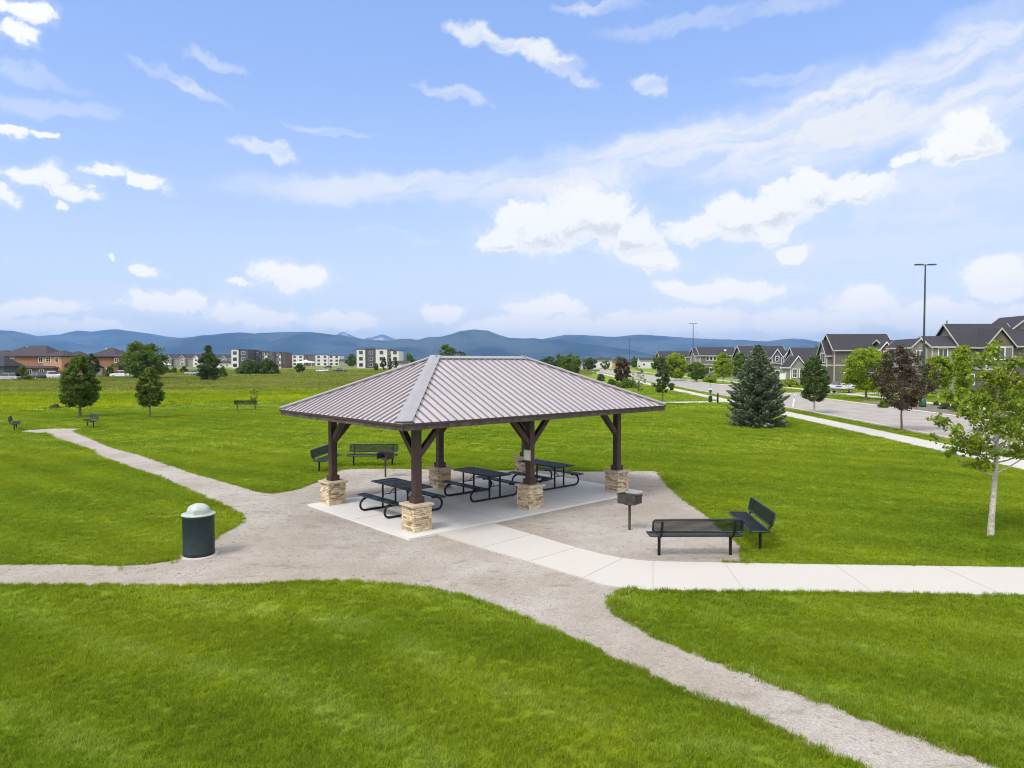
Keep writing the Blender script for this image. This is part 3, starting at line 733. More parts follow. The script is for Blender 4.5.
for sd_ in ('front', 'back', 'left', 'right'): roof_face(sd_)
for sx in (-1, 1):
    for sy in (-1, 1):
        m = MB(); p = Vector((sx * (A_ + .01), sy * (B_ + .01), ZE + .022)); q = Vector((sx * RR, 0, ZR + .03))
        d1 = Vector((sx, 0, 0)) * 1; 
        # angled hip flashing: two strips lying on the neighbouring faces
        n1 = Vector((0, sy * (ZR - ZE), B_)).normalized(); n2 = Vector((sx * (ZR - ZE), 0, A_ - RR)).normalized()
        w = .25 if (sx, sy) == (-1, -1) else .13
        for nn, dirv in ((n1, Vector((-sx, 0, 0))), (n2, Vector((0, -sy, 0)))):
            a0_, b0_ = p + Vector((0, 0, .045)), q + Vector((0, 0, .045)); a1_ = a0_ + dirv * w - Vector((0, 0, .006)); b1_ = b0_ + dirv * w * .8 - Vector((0, 0, .006)); dn_ = Vector((0, 0, .012))
            m.hexa([a0_, a1_, a1_ - dn_, a0_ - dn_], [b0_, b1_, b1_ - dn_, b0_ - dn_])
            m.hexa([a1_ + Vector((0, 0, .001)), a1_ + dirv * .012 + Vector((0, 0, .001)), a1_ + dirv * .012 - nn * .03, a1_ - nn * .03], [b1_ + Vector((0, 0, .001)), b1_ + dirv * .012 + Vector((0, 0, .001)), b1_ + dirv * .012 - nn * .03, b1_ - nn * .03])
        m.build('hip_cap', M['roof_cap'], pav)
m = MB()
for sy in (-1, 1):
    nn = Vector((0, sy * (ZR - ZE), B_)).normalized(); a0_ = Vector((-RR - .05, 0, ZR + .05)); b0_ = Vector((RR + .05, 0, ZR + .05)); dv = Vector((0, sy * B_, -(ZR - ZE))).normalized() * .16
    m.hexa([a0_, a0_ + dv, a0_ + dv - nn * .012, a0_ - nn * .012], [b0_, b0_ + dv, b0_ + dv - nn * .012, b0_ - nn * .012])
m.build('ridge_cap', M['roof_cap'], pav)
# drip edge, fascia, soffit
m = MB()
for sy in (-1, 1): m.box(-A_ - .012, A_ + .012, sy * B_ - .012, sy * B_ + .012, ZE - .045, ZE + .004)
for sx in (-1, 1): m.box(sx * A_ - .012, sx * A_ + .012, -B_ + .013, B_ - .013, ZE - .045, ZE + .003)
m.build('drip_edge', M['brown_dark'], pav)
m = MB()
for sy in (-1, 1): m.box(-A_ + .01, A_ - .01, sy * (B_ - .045) - .02, sy * (B_ - .045) + .02, ZE - .15, ZE - .034)
for sx in (-1, 1): m.box(sx * (A_ - .045) - .02, sx * (A_ - .045) + .02, -B_ + .067, B_ - .067, ZE - .149, ZE - .034)
m.build('fascia', M['fascia'], pav)
m = MB(); k = .10
tp = lambda z: [Vector((-A_ + k, -B_ + k, z)), Vector((A_ - k, -B_ + k, z)), Vector((A_ - k, B_ - k, z)), Vector((-A_ + k, B_ - k, z))]
zz = ZE - .035
c4 = tp(zz + .01); r_ = [Vector((-RR, 0, ZR - .07)), Vector((RR, 0, ZR - .07))]
m.add([*c4, *r_], [(0, 1, 5, 4), (2, 3, 4, 5), (1, 2, 5), (3, 0, 4)])
for i in range(-11, 12):            # rafters
    c0 = i * .4
    f = 1.0 if abs(c0) <= RR else (A_ - abs(c0)) / (A_ - RR)
    for sy in (-1, 1): m.bar((c0, sy * (B_ - .12), zz - .05), (c0, sy * B_ * (1 - f) * .98, zz - .10 + (ZR - ZE) * f * .97), .05, .12)
for i in range(-7, 8):
    c0 = i * .4; f = 1 - abs(c0) / B_
    for sx in (-1, 1): m.bar((sx * (A_ - .12), c0, zz - .05), (sx * (A_ - (A_ - RR) * f * .97), c0, zz - .10 + (ZR - ZE) * f * .97), .05, .12)
m.build('roof_underside', M['brown_dark'], pav)
def part(mb, name, mt, par, **k): return mb.build(name, mt, par, **k)
for sy in (-1, 1):
    m = MB(); m.box(-COLX - .5, COLX + .5, sy * COLY - .075, sy * COLY + .075, 2.62, 2.92); m.build('beam', M['brown_dark'], pav)
for sx in (-1, 0, 1):
    m = MB(); m.box(sx * COLX - .07, sx * COLX + .07, -COLY - .5, COLY + .5, 2.66, 2.88); m.build('beam', M['brown_dark'], pav)
def pier(cx_, cy_, seed):
    r2 = random.Random(seed); m = MB(); hw = .255; z = .05; zt = .635
    m.cur = 1; m.box(cx_ - hw + .045, cx_ + hw - .045, cy_ - hw + .045, cy_ + hw - .045, z, zt); m.cur = 0
    row = 0
    while z < zt - .01:
        h = min(r2.uniform(.032, .062), zt - z); 
        if zt - (z + h) < .02: h = zt - z
        for side in range(4):
            t = -hw + (.06 if (row + side) % 2 else 0.0); end = hw - (.06 if (row + side) % 2 else 0.0)
            while t < end - .005:
                L = min(r2.uniform(.07, .24), end - t)
                if end - (t + L) < .04: L = end - t
                pr = r2.uniform(-.011, .009); g_ = .003
                a0_, a1_ = t + g_, t + L - g_; d0, d1 = hw - .06, hw + pr
                jit = [r2.uniform(-.004, .004) for _ in range(8)]
                q = []
                for (u, d, zz_) in ((a0_, d0, z + g_), (a1_, d0, z + g_), (a1_, d1 + jit[0], z + g_ + jit[1] * .5), (a0_, d1 + jit[2], z + g_ + jit[3] * .5),
                                    (a0_, d0, z + h - g_), (a1_, d0, z + h - g_), (a1_, d1 + jit[4], z + h - g_ + jit[5] * .5), (a0_, d1 + jit[6], z + h - g_ + jit[7] * .5)):
                    if side == 0: P_ = (u, -d)
                    elif side == 1: P_ = (d, u)
                    elif side == 2: P_ = (-u, d)
                    else: P_ = (-d, -u)
                    q.append((cx_ + P_[0], cy_ + P_[1], zz_))
                m.add(q, [(0,3,2,1),(4,5,6,7),(0,1,5,4),(1,2,6,5),(2,3,7,6),(3,0,4,7)])
                t += L
        z += h; row += 1
    o = m.build('stone_pier', [M['stone'], M['mortar']], pav, bevel=.004)
    m = MB(); m.box(cx_ - .30, cx_ + .30, cy_ - .30, cy_ + .30, .636, .695); m.build('cap_stone', M['cap'], o, bevel=.012)
idx = 0
for a_ in (-COLX, 0, COLX):
    for b_ in (-COLY, COLY):
        idx += 1; pier(a_, b_, idx)
        m = MB(); m.box(a_ - .09, a_ + .09, b_ - .09, b_ + .09, .68, 2.66); p_ = m.build('post', M['brown'], pav, bevel=.008)
        m = MB(); m.box(a_ - .135, a_ + .135, b_ - .135, b_ + .135, .696, .845); m.build('post_collar', M['brown'], p_, bevel=.01)
        dirs = []
        if a_ > -1: dirs.append((-1, 0))
        if a_ < 1: dirs.append((1, 0))
        dirs.append((0, 1 if b_ < 0 else -1))
        for dx, dy in dirs:
            m = MB(); up = (dy, dx, 0) if dx == 0 else (0, 1, 0)
            m.bar((a_ + dx * .06, b_ + dy * .06, 1.80), (a_ + dx * .86, b_ + dy * .86, 2.66), .125, .135, up=(0, 1, 0) if dx else (1, 0, 0)); m.build('brace', M['brown'], p_)
# notice on the middle front post
m = MB(); m.box(-.118, -.092, -COLY - .125, -COLY + .125, 1.34, 1.63)
nb = m.build('notice_board', M['notice'], pav, bevel=.004); nb['label'] = 'pale grey notice sheet on the middle front post'
m = MB(); m.box(-.1225, -.1185, -COLY - .105, -COLY + .105, 1.365, 1.605); m.build('sheet', M['white'], nb)

# ------------------------------------------------------------------ picnic tables, benches, grills, bin
def uv_slab(name, x0, x1, y0, y1, z0, z1, mt, parent, lx=None):
    b = MB(); b.box(x0, x1, y0, y1, z0, z1); o = b.build(name, mt, parent); me = o.data; uv = me.uv_layers.new(name='UVMap')
    for l in me.loops:
        c = me.vertices[l.vertex_index].co; p = None
        uv.data[l.index].uv = (c.x, c.y) if (z1 - z0) < (y1 - y0) else (c.x, c.z)
    return o
def make_table(first):
    t = empty('picnic_table', (0, 0, 0))
    L = .92
    def deck(name, y0, y1, z):
        b = MB(); b.box(-L + .012, L - .012, y0 + .012, y1 - .012, z - .006, z); o = b.build(name, M['perf'], t); me = o.data; uv = me.uv_layers.new(name='UVMap')
        for l in me.loops: c = me.vertices[l.vertex_index].co; uv.data[l.index].uv = (c.x, c.y)
        b = MB(); pts = [(-L, y0 + .03), (-L + .03, y0), (L - .03, y0), (L, y0 + .03), (L, y1 - .03), (L - .03, y1), (-L + .03, y1), (-L, y1 - .03), (-L, y0 + .03)]
        b.tube([(x_, y_, z - .012) for x_, y_ in pts], .017, 6); b.build('rim', M['coat'], o)
        b = MB()
        for xx in (-.6, 0, .6):
            b = MB(); b.box(xx - .02, xx + .02, y0 + .02, y1 - .02, z - .03, z - .007); b.build('batten', M['black'], o)
    deck('table_top', -.37, .37, .77)
    deck('seat', -.80, -.54, .46); deck('seat', .54, .80, .46)
    for sx in (-.60, .60):
        b = MB()
        half = [(sx, -.56, .415), (sx, -.70, .405), (sx, -.80, .37), (sx, -.875, .29), (sx, -.885, .20), (sx, -.85, .12), (sx, -.78, .085), (sx, -.68, .075)]
        pts = half + [(p[0], -p[1], p[2]) for p in half[::-1]]
        b.tube(pts, .030, 8)
        for yy in (-.20, .20): b.tube([(sx, yy, .07), (sx, yy, .745)], .027, 8)
        b.tube([(sx, -.20, .42), (sx, .20, .42)], .014, 6)
        b.tube([(sx, 0, .42), (sx * .25, 0, .745)], .012, 6)
        b.build('leg_frame', M['black'], t)
    return t
tb = make_table(True)
spots = [(-2.78, -.03, 'black picnic table at the left end of the pavilion, nearest the front corner post'),
         (.06, .08, 'black picnic table in the middle of the pavilion'),
         (2.66, .02, 'black picnic table at the right end of the pavilion behind the post with the notice')]
for i, (a_, b_, lab) in enumerate(spots):
    t = tb if i == 0 else copy_tree(tb)
    t.location = PL(a_, b_, 0); t.rotation_euler = (0, 0, TH + PI / 2); tag(t, lab, 'picnic table', 'black picnic tables under the pavilion')

def make_bench():
    """bench facing +Y: backrest on the -Y side"""
    t = empty('park_bench', (0, 0, 0)); L = .95
    b = MB(); b.box(-L + .015, L - .015, -.19, .19, .437, .443); o = b.build('seat', M['perf'], t); uv = o.data.uv_layers.new(name='UVMap')
    for l in o.data.loops: c = o.data.vertices[l.vertex_index].co; uv.data[l.index].uv = (c.x, c.y)
    b = MB(); r_ = .04
    pts = [(-L, -.16), (-L + r_, -.20), (L - r_, -.20), (L, -.16), (L, .16), (L - r_, .205), (-L + r_, .205), (-L, .16), (-L, -.16)]
    b.tube([(x_, y_, .435 - (.02 if y_ > .19 else 0)) for x_, y_ in pts], .02, 8); b.build('seat_rim', M['coat'], o)
    # backrest, leaning back
    y0, z0, y1, z1 = -.235, .53, -.315, .80
    L2 = L - .03
    b = MB(); b.add([(-L2 + .01, y0, z0), (L2 - .01, y0, z0), (L2 - .01, y1, z1), (-L2 + .01, y1, z1)], [(0, 1, 2, 3)])
    o = b.build('backrest', M['perf'], t, recalc=False); uv = o.data.uv_layers.new(name='UVMap')
    for l in o.data.loops: c = o.data.vertices[l.vertex_index].co; uv.data[l.index].uv = (c.x, c.z * 1.04)
    md = o.modifiers.new('thickness', 'SOLIDIFY'); md.thickness = .004
    def bp(x_, t_): return (x_, y0 + (y1 - y0) * t_, z0 + (z1 - z0) * t_)
    b = MB(); pts = [bp(-L2, .15), bp(-L2 + .04, 0), bp(L2 - .04, 0), bp(L2, .15), bp(L2, .85), bp(L2 - .04, 1), bp(-L2 + .04, 1), bp(-L2, .85), bp(-L2, .15)]
    b.tube(pts, .019, 8); b.build('back_rim', M['coat'], o)
    for sx in (-.74, .74):
        b = MB()
        b.tube([(sx, -.05, -.1), (sx, -.05, .40)], .032, 10)
        b.tube([(sx, .17, .41), (sx, .0, .40), (sx, -.14, .40), (sx, -.21, .425), (sx, -.255, .49), (sx, -.275, .55), (sx, -.335, .76)], .022, 8)
        b.build('leg', M['black'], t)
    return t
bench = make_bench()
def place_bench(px, py, rz, lab, first=False, group='dark metal park benches', xy=None):
    t = bench if first else copy_tree(bench)
    x_, y_ = xy if xy else G(px, py); t.location = (x_, y_, 0); t.rotation_euler = (0, 0, rz)
    return tag(t, lab, 'bench', group)
bx, by = G(695.3, 555.8)
place_bench(0, 0, R(1.0), 'dark metal bench seen from behind at the edge of the concrete walk', True, xy=(bx, by + .10))
place_bench(0, 0, R(86), 'dark metal bench turned sideways on the grass beside the near bench', xy=(5.28, 15.3))
place_bench(0, 0, R(-179), 'dark green bench facing the pavilion, behind the farther grill', xy=(-5.33, 26.3))
place_bench(0, 0, R(-95), 'dark bench half hidden behind the left rear post of the pavilion', xy=(-6.85, 25.55))
place_bench(0, 0, R(-58), 'leftmost bench, at the far end of the gravel path', xy=(-28.95, 40.2))
place_bench(0, 0, R(134), 'dark bench under the rounded tree at the end of the gravel path', xy=(-25.6, 41.7))
place_bench(0, 0, R(2), 'distant bench standing alone at the edge of the meadow', xy=((246 - 512) / F * 57, 57))

def make_grill():
    t = empty('park_grill', (0, 0, 0))
    b = MB(); b.tube([(0, 0, -.1), (0, 0, .64)], .032, 10); b.build('post', M['grill'], t)
    b = MB(); w, d = .225, .185
    b.box(-w, w, -d, d, .64, .652); b.box(-w, w, -d, -d + .008, .653, .86); b.box(-w, -w + .008, -d + .009, d, .653, .86); b.box(w - .008, w, -d + .009, d, .653, .86)
    b.box(-.09, .09, -.09, .09, .60, .639)
    b.build('firebox', M['grill'], t)
    b = MB()
    for i in range(13): xx = -w + .03 + i * (2 * w - .06) / 12; b.tube([(xx, -d + .02, .835), (xx, d - .02, .835)], .006, 5)
    b.tube([(-w - .05, -d + .05, .84), (-w - .05, d - .05, .84)], .012, 6); b.tube([(w + .05, -d + .05, .84), (w + .05, d - .05, .84)], .012, 6)
    for s_ in (-1, 1):
        b.tube([(s_ * (w - .01), -.1, .84), (s_ * (w + .05), -.1, .84)], .007, 5)
    b.build('grate', M['black'], t)
    return t
gr = make_grill(); x_, y_ = G(629.5, 529.8); gr.location = (x_, y_, 0); gr.rotation_euler = (0, 0, R(-38))
tag(gr, 'rusty dark charcoal grill on a post in the gravel right of the pavilion', 'grill', 'charcoal grills on posts')
g2 = copy_tree(gr); x_, y_ = G(385.5, 477.2); g2.location = (x_, y_, 0); g2.rotation_euler = (0, 0, R(150)); g2['label'] = 'farther charcoal grill on a post, in front of the green bench behind the pavilion'

bn = empty('litter_bin', (-6.46, 14.12, 0), 0, 'dark green litter bin with a pale domed lid beside the gravel path', 'bin')
b = MB(); b.lathe([(.0, .03), (.300, .03), (.310, .06), (.310, .10), (.304, .11), (.307, .80), (.317, .815), (.317, .85), (.0, .85)], 40); b.build('body', M['bin'], bn)
b = MB(); b.lathe([(.0, .852), (.325, .852), (.330, .862), (.322, .878), (.235, .886), (.226, .90), (.224, .93), (.212, .975), (.182, 1.02), (.13, 1.055), (.07, 1.075), (.0, 1.082)], 40); ld = b.build('lid', M['binlid'], bn)
b = MB()
b.box(-.10, .10, -.232, -.216, .895, .97); 
fl = b.build('flap', M['binlid'], ld); fl.rotation_euler = (0, 0, R(28))
b = MB(); b.lathe([(.0, -.05), (.37, -.05), (.37, .025), (.36, .029), (.0, .029)], 32); b.build('base_pad', M['concpad'], bn)

# ------------------------------------------------------------------ trees
L_MID = leaf_mat('leaves_mid', [(0.0628, 0.1082, 0.0172), (0.1048, 0.1711, 0.0200), (0.1571, 0.2356, 0.0257)])
L_DARK = leaf_mat('leaves_dark', [(0.0398, 0.0715, 0.0229), (0.0695, 0.1152, 0.0305), (0.1093, 0.1630, 0.0381)])
L_LIME = leaf_mat('leaves_yellow_green', [(0.1342, 0.2049, 0.0149), (0.2236, 0.3167, 0.0179), (0.3354, 0.4099, 0.0238)])
L_LINDEN = leaf_mat('leaves_linden', [(0.0375, 0.0688, 0.0168), (0.0775, 0.1313, 0.0216), (0.2000, 0.2625, 0.0264)])
L_PURPLE = leaf_mat('leaves_purple', [(0.0323, 0.0190, 0.0160), (0.0612, 0.0399, 0.0304), (0.1062, 0.0760, 0.0496), (0.1445, 0.1425, 0.0560)], trans=.2)
L_RUST = leaf_mat('leaves_rust', [(0.1104, 0.0690, 0.0276), (0.1794, 0.1173, 0.0483), (0.1242, 0.1380, 0.0414)], trans=.2)
L_SPRUCE = leaf_mat('needles_blue', [(0.0624, 0.0984, 0.0600), (0.1620, 0.2100, 0.1320), (0.3600, 0.4080, 0.2760)], trans=.08, rough=.7)
L_GREY = leaf_mat('leaves_grey_green', [(0.0690, 0.0897, 0.0414), (0.1173, 0.1518, 0.0690), (0.1794, 0.2208, 0.1104)])
L_MAPLE = leaf_mat('leaves_maple', [(0.0879, 0.1413, 0.0129), (0.1632, 0.2354, 0.0161), (0.3014, 0.3673, 0.0194)], trans=.38)

def leaves_mesh(name, P, N, U, a, b, m, parent):
    """rhombic, slightly folded leaves: P centre, N normal, U long axis, a/b half length/width"""
    n = len(P); W = np.cross(N, U)
    V = np.empty((n, 4, 3)); a = a[:, None]; b = b[:, None]
    V[:, 0] = P - U * a; V[:, 1] = P + W * b - N * b * .25 - U * a * .1; V[:, 2] = P + U * a; V[:, 3] = P - W * b - N * b * .25 - U * a * .1
    me = bpy.data.meshes.new(name); me.vertices.add(n * 4); me.vertices.foreach_set('co', V.reshape(-1))
    me.loops.add(n * 4); me.loops.foreach_set('vertex_index', np.arange(n * 4, dtype=np.int32))
    me.polygons.add(n); me.polygons.foreach_set('loop_start', np.arange(0, n * 4, 4, dtype=np.int32))
    try: me.polygons.foreach_set('loop_total', np.full(n, 4, dtype=np.int32))
    except Exception: pass
    me.update(calc_edges=True)
    return link_mesh(name, me, m, parent)
def rand_frames(g_, n, upb=.5, droop=.2):
    N = g_.normal(size=(n, 3)); N[:, 2] += upb; N /= np.linalg.norm(N, axis=1)[:, None]
    U = g_.normal(size=(n, 3)); U[:, 2] -= droop; U -= N * (U * N).sum(1)[:, None]; U /= np.linalg.norm(U, axis=1)[:, None]
    return N, U
PROF = {'ovate': lambda t: (math.sin(PI * min(1, max(t, .02) ** .72)) ** .6) * (1 - .15 * t) if 0 < t < 1 else .02,
        'linden': lambda t: (math.sqrt(max(0, 1 - ((.36 - t) / .40) ** 2)) if t < .36 else max(0, 1 - ((t - .36) / .66) ** 1.7) ** .8) * 1.04,
        'round': lambda t: math.sqrt(max(0, 1 - (2 * t - 1) ** 2)),
        'vase': lambda t: (.30 + .75 * t ** .8) * (max(0, 1 - t) ** .35),
        'column': lambda t: (min(1, t / .12) ** .6) * (max(0, 1 - t) ** .35) * .9,
        'poplar': lambda t: (min(1, t / .08) ** .5) * (1.0 if t < .45 else max(.12, 1 - (t - .45) / .5)) ,
        'shrub': lambda t: math.sqrt(max(0, 1 - t * t))}
def make_tree(name, loc, h, rad, prof, lm, seed, zc=.25, nc=90, nl=9000, ls=.08, tr=.07, barkm=None, cl=.26, shell=.35, limbs=26, lobes=.16, multi=0, lean=0.0, asp=.6):
    if nl > 1000: nl = int(nl * 1.7); nc = int(nc * 1.35)
    g_ = np.random.default_rng(seed); r2 = random.Random(seed)
    t = empty(name, (loc[0], loc[1], 0)); z0 = h * zc; ch = h - z0; f = PROF[prof]
    cs = []; ph = g_.uniform(0, 6.28, 6)
    while len(cs) < nc:
        u = g_.uniform(.02, .99); R_ = rad * f(u)
        if g_.uniform() > (R_ / rad) ** .8 + .08: continue
        a_ = g_.uniform(0, 2 * PI); q = 1 + lobes * math.sin(2 * a_ + ph[0] + 3 * u) + lobes * .8 * math.sin(5 * a_ + ph[1] + 9 * u)
        rr = R_ * q * (shell + (1 - shell) * math.sqrt(g_.uniform())) * .90
        cs.append((rr * math.cos(a_) + lean * u, rr * math.sin(a_), z0 + ch * u * .97))
    cs = np.array(cs); k = g_.integers(0, nc, nl); csz = g_.uniform(.55, 1.25, nc) * cl * rad
    d = g_.normal(size=(nl, 3)); d /= np.linalg.norm(d, axis=1)[:, None]; d *= (g_.uniform(0, 1, nl) ** .5)[:, None]
    P = cs[k] + d * csz[k][:, None] * np.array([1, 1, .72])
    P[:, 2] = np.maximum(P[:, 2], .05)
    N, U = rand_frames(g_, nl); a_ = ls * g_.uniform(.6, 1.25, nl)
    leaves_mesh('crown', P, N, U, a_, a_ * asp, lm, t)
    b = MB(); top = z0 + ch * .8; n = 9
    path = []; wob = [(0, 0)]
    for i in range(n): wob.append((wob[-1][0] + r2.uniform(-.03, .03) * rad, wob[-1][1] + r2.uniform(-.03, .03) * rad))
    for i in range(n + 1):
        q = i / n; path.append((wob[i][0] + lean * q * .6, wob[i][1], -0.05 + (top + .05) * q))
    rds = [tr * (1 - .85 * (i / n)) * (1.35 if i == 0 else 1) for i in range(n + 1)]
    b.tube(path, rds, 8)
    for j in g_.choice(nc, min(limbs, nc), replace=False):
        c_ = cs[j]; zs = max(z0 * .9, min(top * .9, c_[2] - math.hypot(c_[0], c_[1]) * r2.uniform(.55, 1.0)))
        q = (zs + .05) / (top + .05); i0 = min(n - 1, int(q * n)); ff = q * n - i0
        s_ = Vector(path[i0]).lerp(Vector(path[i0 + 1]), ff); rr = max(.008, rds[i0] * .5)
        mid = s_.lerp(Vector(c_), .5) + Vector((0, 0, -.06 * rad))
        b.tube([s_, mid, Vector(c_)], [rr, rr * .65, rr * .25], 5)
    b.build('trunk', barkm or M['bark'], t, recalc=False)
    return t
def dist(py): return G(512, py)[1]
def tree_px(name, px, base, top, wid, prof, lm, seed, label, cat='tree', group=None, **k):
    """tree standing where the photograph's ground pixel (px, base) lies"""
    x_, y_ = G(px, base); s_ = y_ / F; h = H + (HOR - top) * s_
    t = make_tree(name, (x_, y_), h, wid * .5 * s_ * .88, prof, lm, seed, **k)
    return tag(t, label, cat, group)

tree_px('linden_tree', 80, 417, 354.5, 40, 'linden', L_LINDEN, 11, 'dark rounded linden tree behind the bench at the end of the gravel path', lobes=.05, zc=.17, nc=130, nl=11000, ls=.075, tr=.10, cl=.24)
tree_px('linden_tree', 150, 418, 367.5, 31, 'linden', L_LINDEN, 12, 'small pointed linden tree with a yellow green top on the lawn', lobes=.05, zc=.25, nc=110, nl=7000, ls=.065, tr=.06, cl=.24)
tree_px('bushy_tree', 143, 379, 340, 48, 'ovate', L_MID, 13, 'large ragged bushy tree right of the orange houses', zc=.04, nc=120, nl=9000, ls=.22, tr=.22, cl=.25, lobes=.20)
tree_px('leafy_tree', 93, 378, 353, 13, 'ovate', L_DARK, 14, 'dark tree peeking out behind the rounded linden tree', zc=.1, nc=50, nl=2600, ls=.26)
tree_px('poplar_tree', 209, 381, 344.5, 24, 'poplar', L_DARK, 15, 'dark poplar tree with a thin top in front of the town houses', zc=.03, nc=90, nl=6500, ls=.2, tr=.2, cl=.27, lobes=.25)
for i, (px, w_, tp_, lab) in enumerate(((250, 30, 361, 'left half of the wide dark shrub thicket before the first white apartment block'), (268, 24, 360, 'right half of the wide dark shrub thicket before the first white apartment block'))):
    tree_px('shrub', px, 374.5, tp_, w_, 'shrub', L_DARK, 20 + i, lab, 'shrub', zc=.0, nc=70, nl=5000, ls=.25, cl=.3)
tree_px('shrub', 239, 373.2, 368.5, 10, 'shrub', L_PURPLE, 22, 'low reddish shrub at the left foot of the dark thicket', 'shrub', zc=0, nc=20, nl=900, ls=.25)
tree_px('sapling', 254, 405, 388, 17, 'vase', L_DARK, 23, 'thin sapling behind the distant lone bench', zc=.12, nc=26, nl=420, ls=.05, tr=.02, limbs=24)
for i, (px, ba, tp_, w_, lm_, lab) in enumerate(((22, 381, 366.5, 16, L_MID, 'round green shrub between the parked white car and dark car'), (36, 377, 365.5, 14, L_DARK, 'dark shrub against the left orange house'),
        (110, 377.5, 365.5, 9, L_MID, 'green shrub before the right orange house'), (121, 377, 364, 6, L_DARK, 'dark narrow shrub at the right corner of the right orange house'), (166, 373.5, 366, 9, L_DARK, 'dark shrub beside the pale dome roof'),
        (174, 373.5, 367, 7, L_MID, 'small light shrub before the town houses'), (184, 373, 366.5, 9, L_DARK, 'dark wide shrub before the town houses'), (223, 378, 366, 10, L_MID, 'green shrub right of the dark poplar'), (5, 377, 369, 9, L_DARK, 'dark shrub at the left edge behind the cars'))):
    tree_px('shrub', px, ba, tp_, w_, 'shrub', lm_, 30 + i, lab, 'shrub', zc=0, nc=30, nl=1500, ls=.22)
tree_px('leafy_tree', 300, 374, 363.5, 11, 'round', L_DARK, 41, 'small dark tree standing alone in the meadow before the low apartment block', zc=.2, nc=30, nl=1600, ls=.22)
for i, (px, tp_, w_, lab) in enumerate(((376, 362, 5, 'first and palest of the small trees before the right white apartment block'), (384, 357, 7, 'dark tall tree left before the right white apartment block'), (390, 358.5, 5, 'dark narrow tree in the middle before the right white apartment block'), (396, 357.5, 5, 'dark tree at the right corner of the right white apartment block'))):
    tree_px('small_tree', px, 371.5, tp_, w_, 'ovate', L_MID if i == 0 else L_DARK, 42 + i, lab, zc=.12, nc=26, nl=1100, ls=.28)
tree_px('leafy_tree', 447, 374, 344.5, 18, 'round', L_MID, 50, 'green treetop showing over the pavilion roof ridge', zc=.2, nc=50, nl=3200, ls=.2, cl=.3, lobes=.3)
tree_px('leafy_tree', 461, 372.5, 350, 12, 'round', L_DARK, 51, 'smaller treetop right of the green one over the pavilion ridge', zc=.2, nc=40, nl=2000, ls=.2, lobes=.3)
tree_px('leafy_tree', 572, 377, 354.5, 25, 'round', L_MID, 52, 'round green tree behind the right slope of the pavilion roof', zc=.12, nc=80, nl=6000, ls=.17, cl=.27)
tree_px('leafy_tree', 550, 372, 356.5, 14, 'round', L_DARK, 53, 'dark small tree left of the round green tree', zc=.1, nc=30, nl=1800, ls=.25)
tree_px('leafy_tree', 589, 371, 357.5, 18, 'round', L_DARK, 54, 'dark low tree right behind the round green tree', zc=.1, nc=40, nl=2200, ls=.25)
tree_px('leafy_tree', 606, 370.5, 360, 10, 'round', L_MID, 55, 'small green tree before the pale far buildings', zc=.1, nc=30, nl=1400, ls=.25)
for i, (px, ba, tp_, w_, lm_, lab) in enumerate(((601, 381, 374, 10, L_GREY, 'low pale shrub beside the far bend of the street'), (627, 388, 379, 26, L_MID, 'low hedge like shrub left of the dark purple tree'), (612, 385, 379.5, 11, L_MID, 'small shrub left of the low hedge'))):
    tree_px('shrub', px, ba, tp_, w_, 'shrub', lm_, 56 + i, lab, 'shrub', zc=0, nc=40, nl=2200, ls=.13)
tree_px('purple_tree', 622, 385, 357.5, 19, 'round', L_PURPLE, 60, 'dark purple tree at the far side of the lawn beside the thin lamp post', zc=.06, nc=80, nl=5000, ls=.13, cl=.27)
tree_px('sparse_tree', 638, 395, 365, 19, 'round', L_GREY, 61, 'sparse pale tree with few leaves right of the pavilion roof tip', zc=.15, nc=46, nl=900, ls=.07, tr=.05, cl=.2, limbs=40, lobes=.3)
tree_px('ragged_tree', 662, 404.5, 355.5, 30, 'column', L_DARK, 62, 'ragged green tree with a long low branch to the right, by the footpath', zc=.26, nc=60, nl=4200, ls=.075, tr=.07, cl=.22, limbs=40, lobes=.42, shell=.2)
_x, _y = G(662, 404.5)
tree_px('leafy_tree', 676, 380.5, 353.5, 28, 'round', L_LIME, 63, 'yellow green tree left of the tall middle lamp post', zc=.12, nc=70, nl=5200, ls=.17, cl=.26)
tree_px('leafy_tree', 697, 382, 362.5, 24, 'round', L_MID, 64, 'low green tree directly at the foot of the middle lamp post', zc=.12, nc=60, nl=4200, ls=.15, cl=.26)
tree_px('leafy_tree', 723, 383.8, 353, 24, 'ovate', L_LIME, 65, 'yellow green tree between the middle lamp post and the blue spruce', zc=.22, nc=70, nl=5200, ls=.14, cl=.26)
tree_px('leafy_tree', 741, 381.5, 352, 22, 'ovate', L_MID, 66, 'green tree just left of the top of the blue spruce', zc=.15, nc=70, nl=5000, ls=.16, cl=.26)
for i, (px, ba, tp_, w_, lm_, lab) in enumerate(((710, 382.5, 375.5, 16, L_LIME, 'clipped light green hedge in front of the grey house with three windows'), (769, 377.5, 371, 14, L_LIME, 'light green shrub right behind the blue spruce'), (790, 387, 380, 24, L_LIME, 'low yellow green bushes in front of the low grey house'), (829, 386.5, 378, 11, L_DARK, 'dark round shrub behind the boat'), (716, 364.5, 357, 4, L_DARK, 'dark column shrub at the corner of the grey house with three windows'))):
    tree_px('shrub', px, ba, tp_, w_, 'shrub', lm_, 70 + i, lab, 'shrub', zc=0, nc=40, nl=2400, ls=.12)
tree_px('street_tree', 814.5, 413, 354.5, 36, 'ovate', L_DARK, 80, 'dark oval young tree with white wrapped trunk between pavement and street', zc=.20, nc=110, nl=8500, ls=.075, tr=.085, cl=.24, lobes=.08, barkm=M['bark_white'])
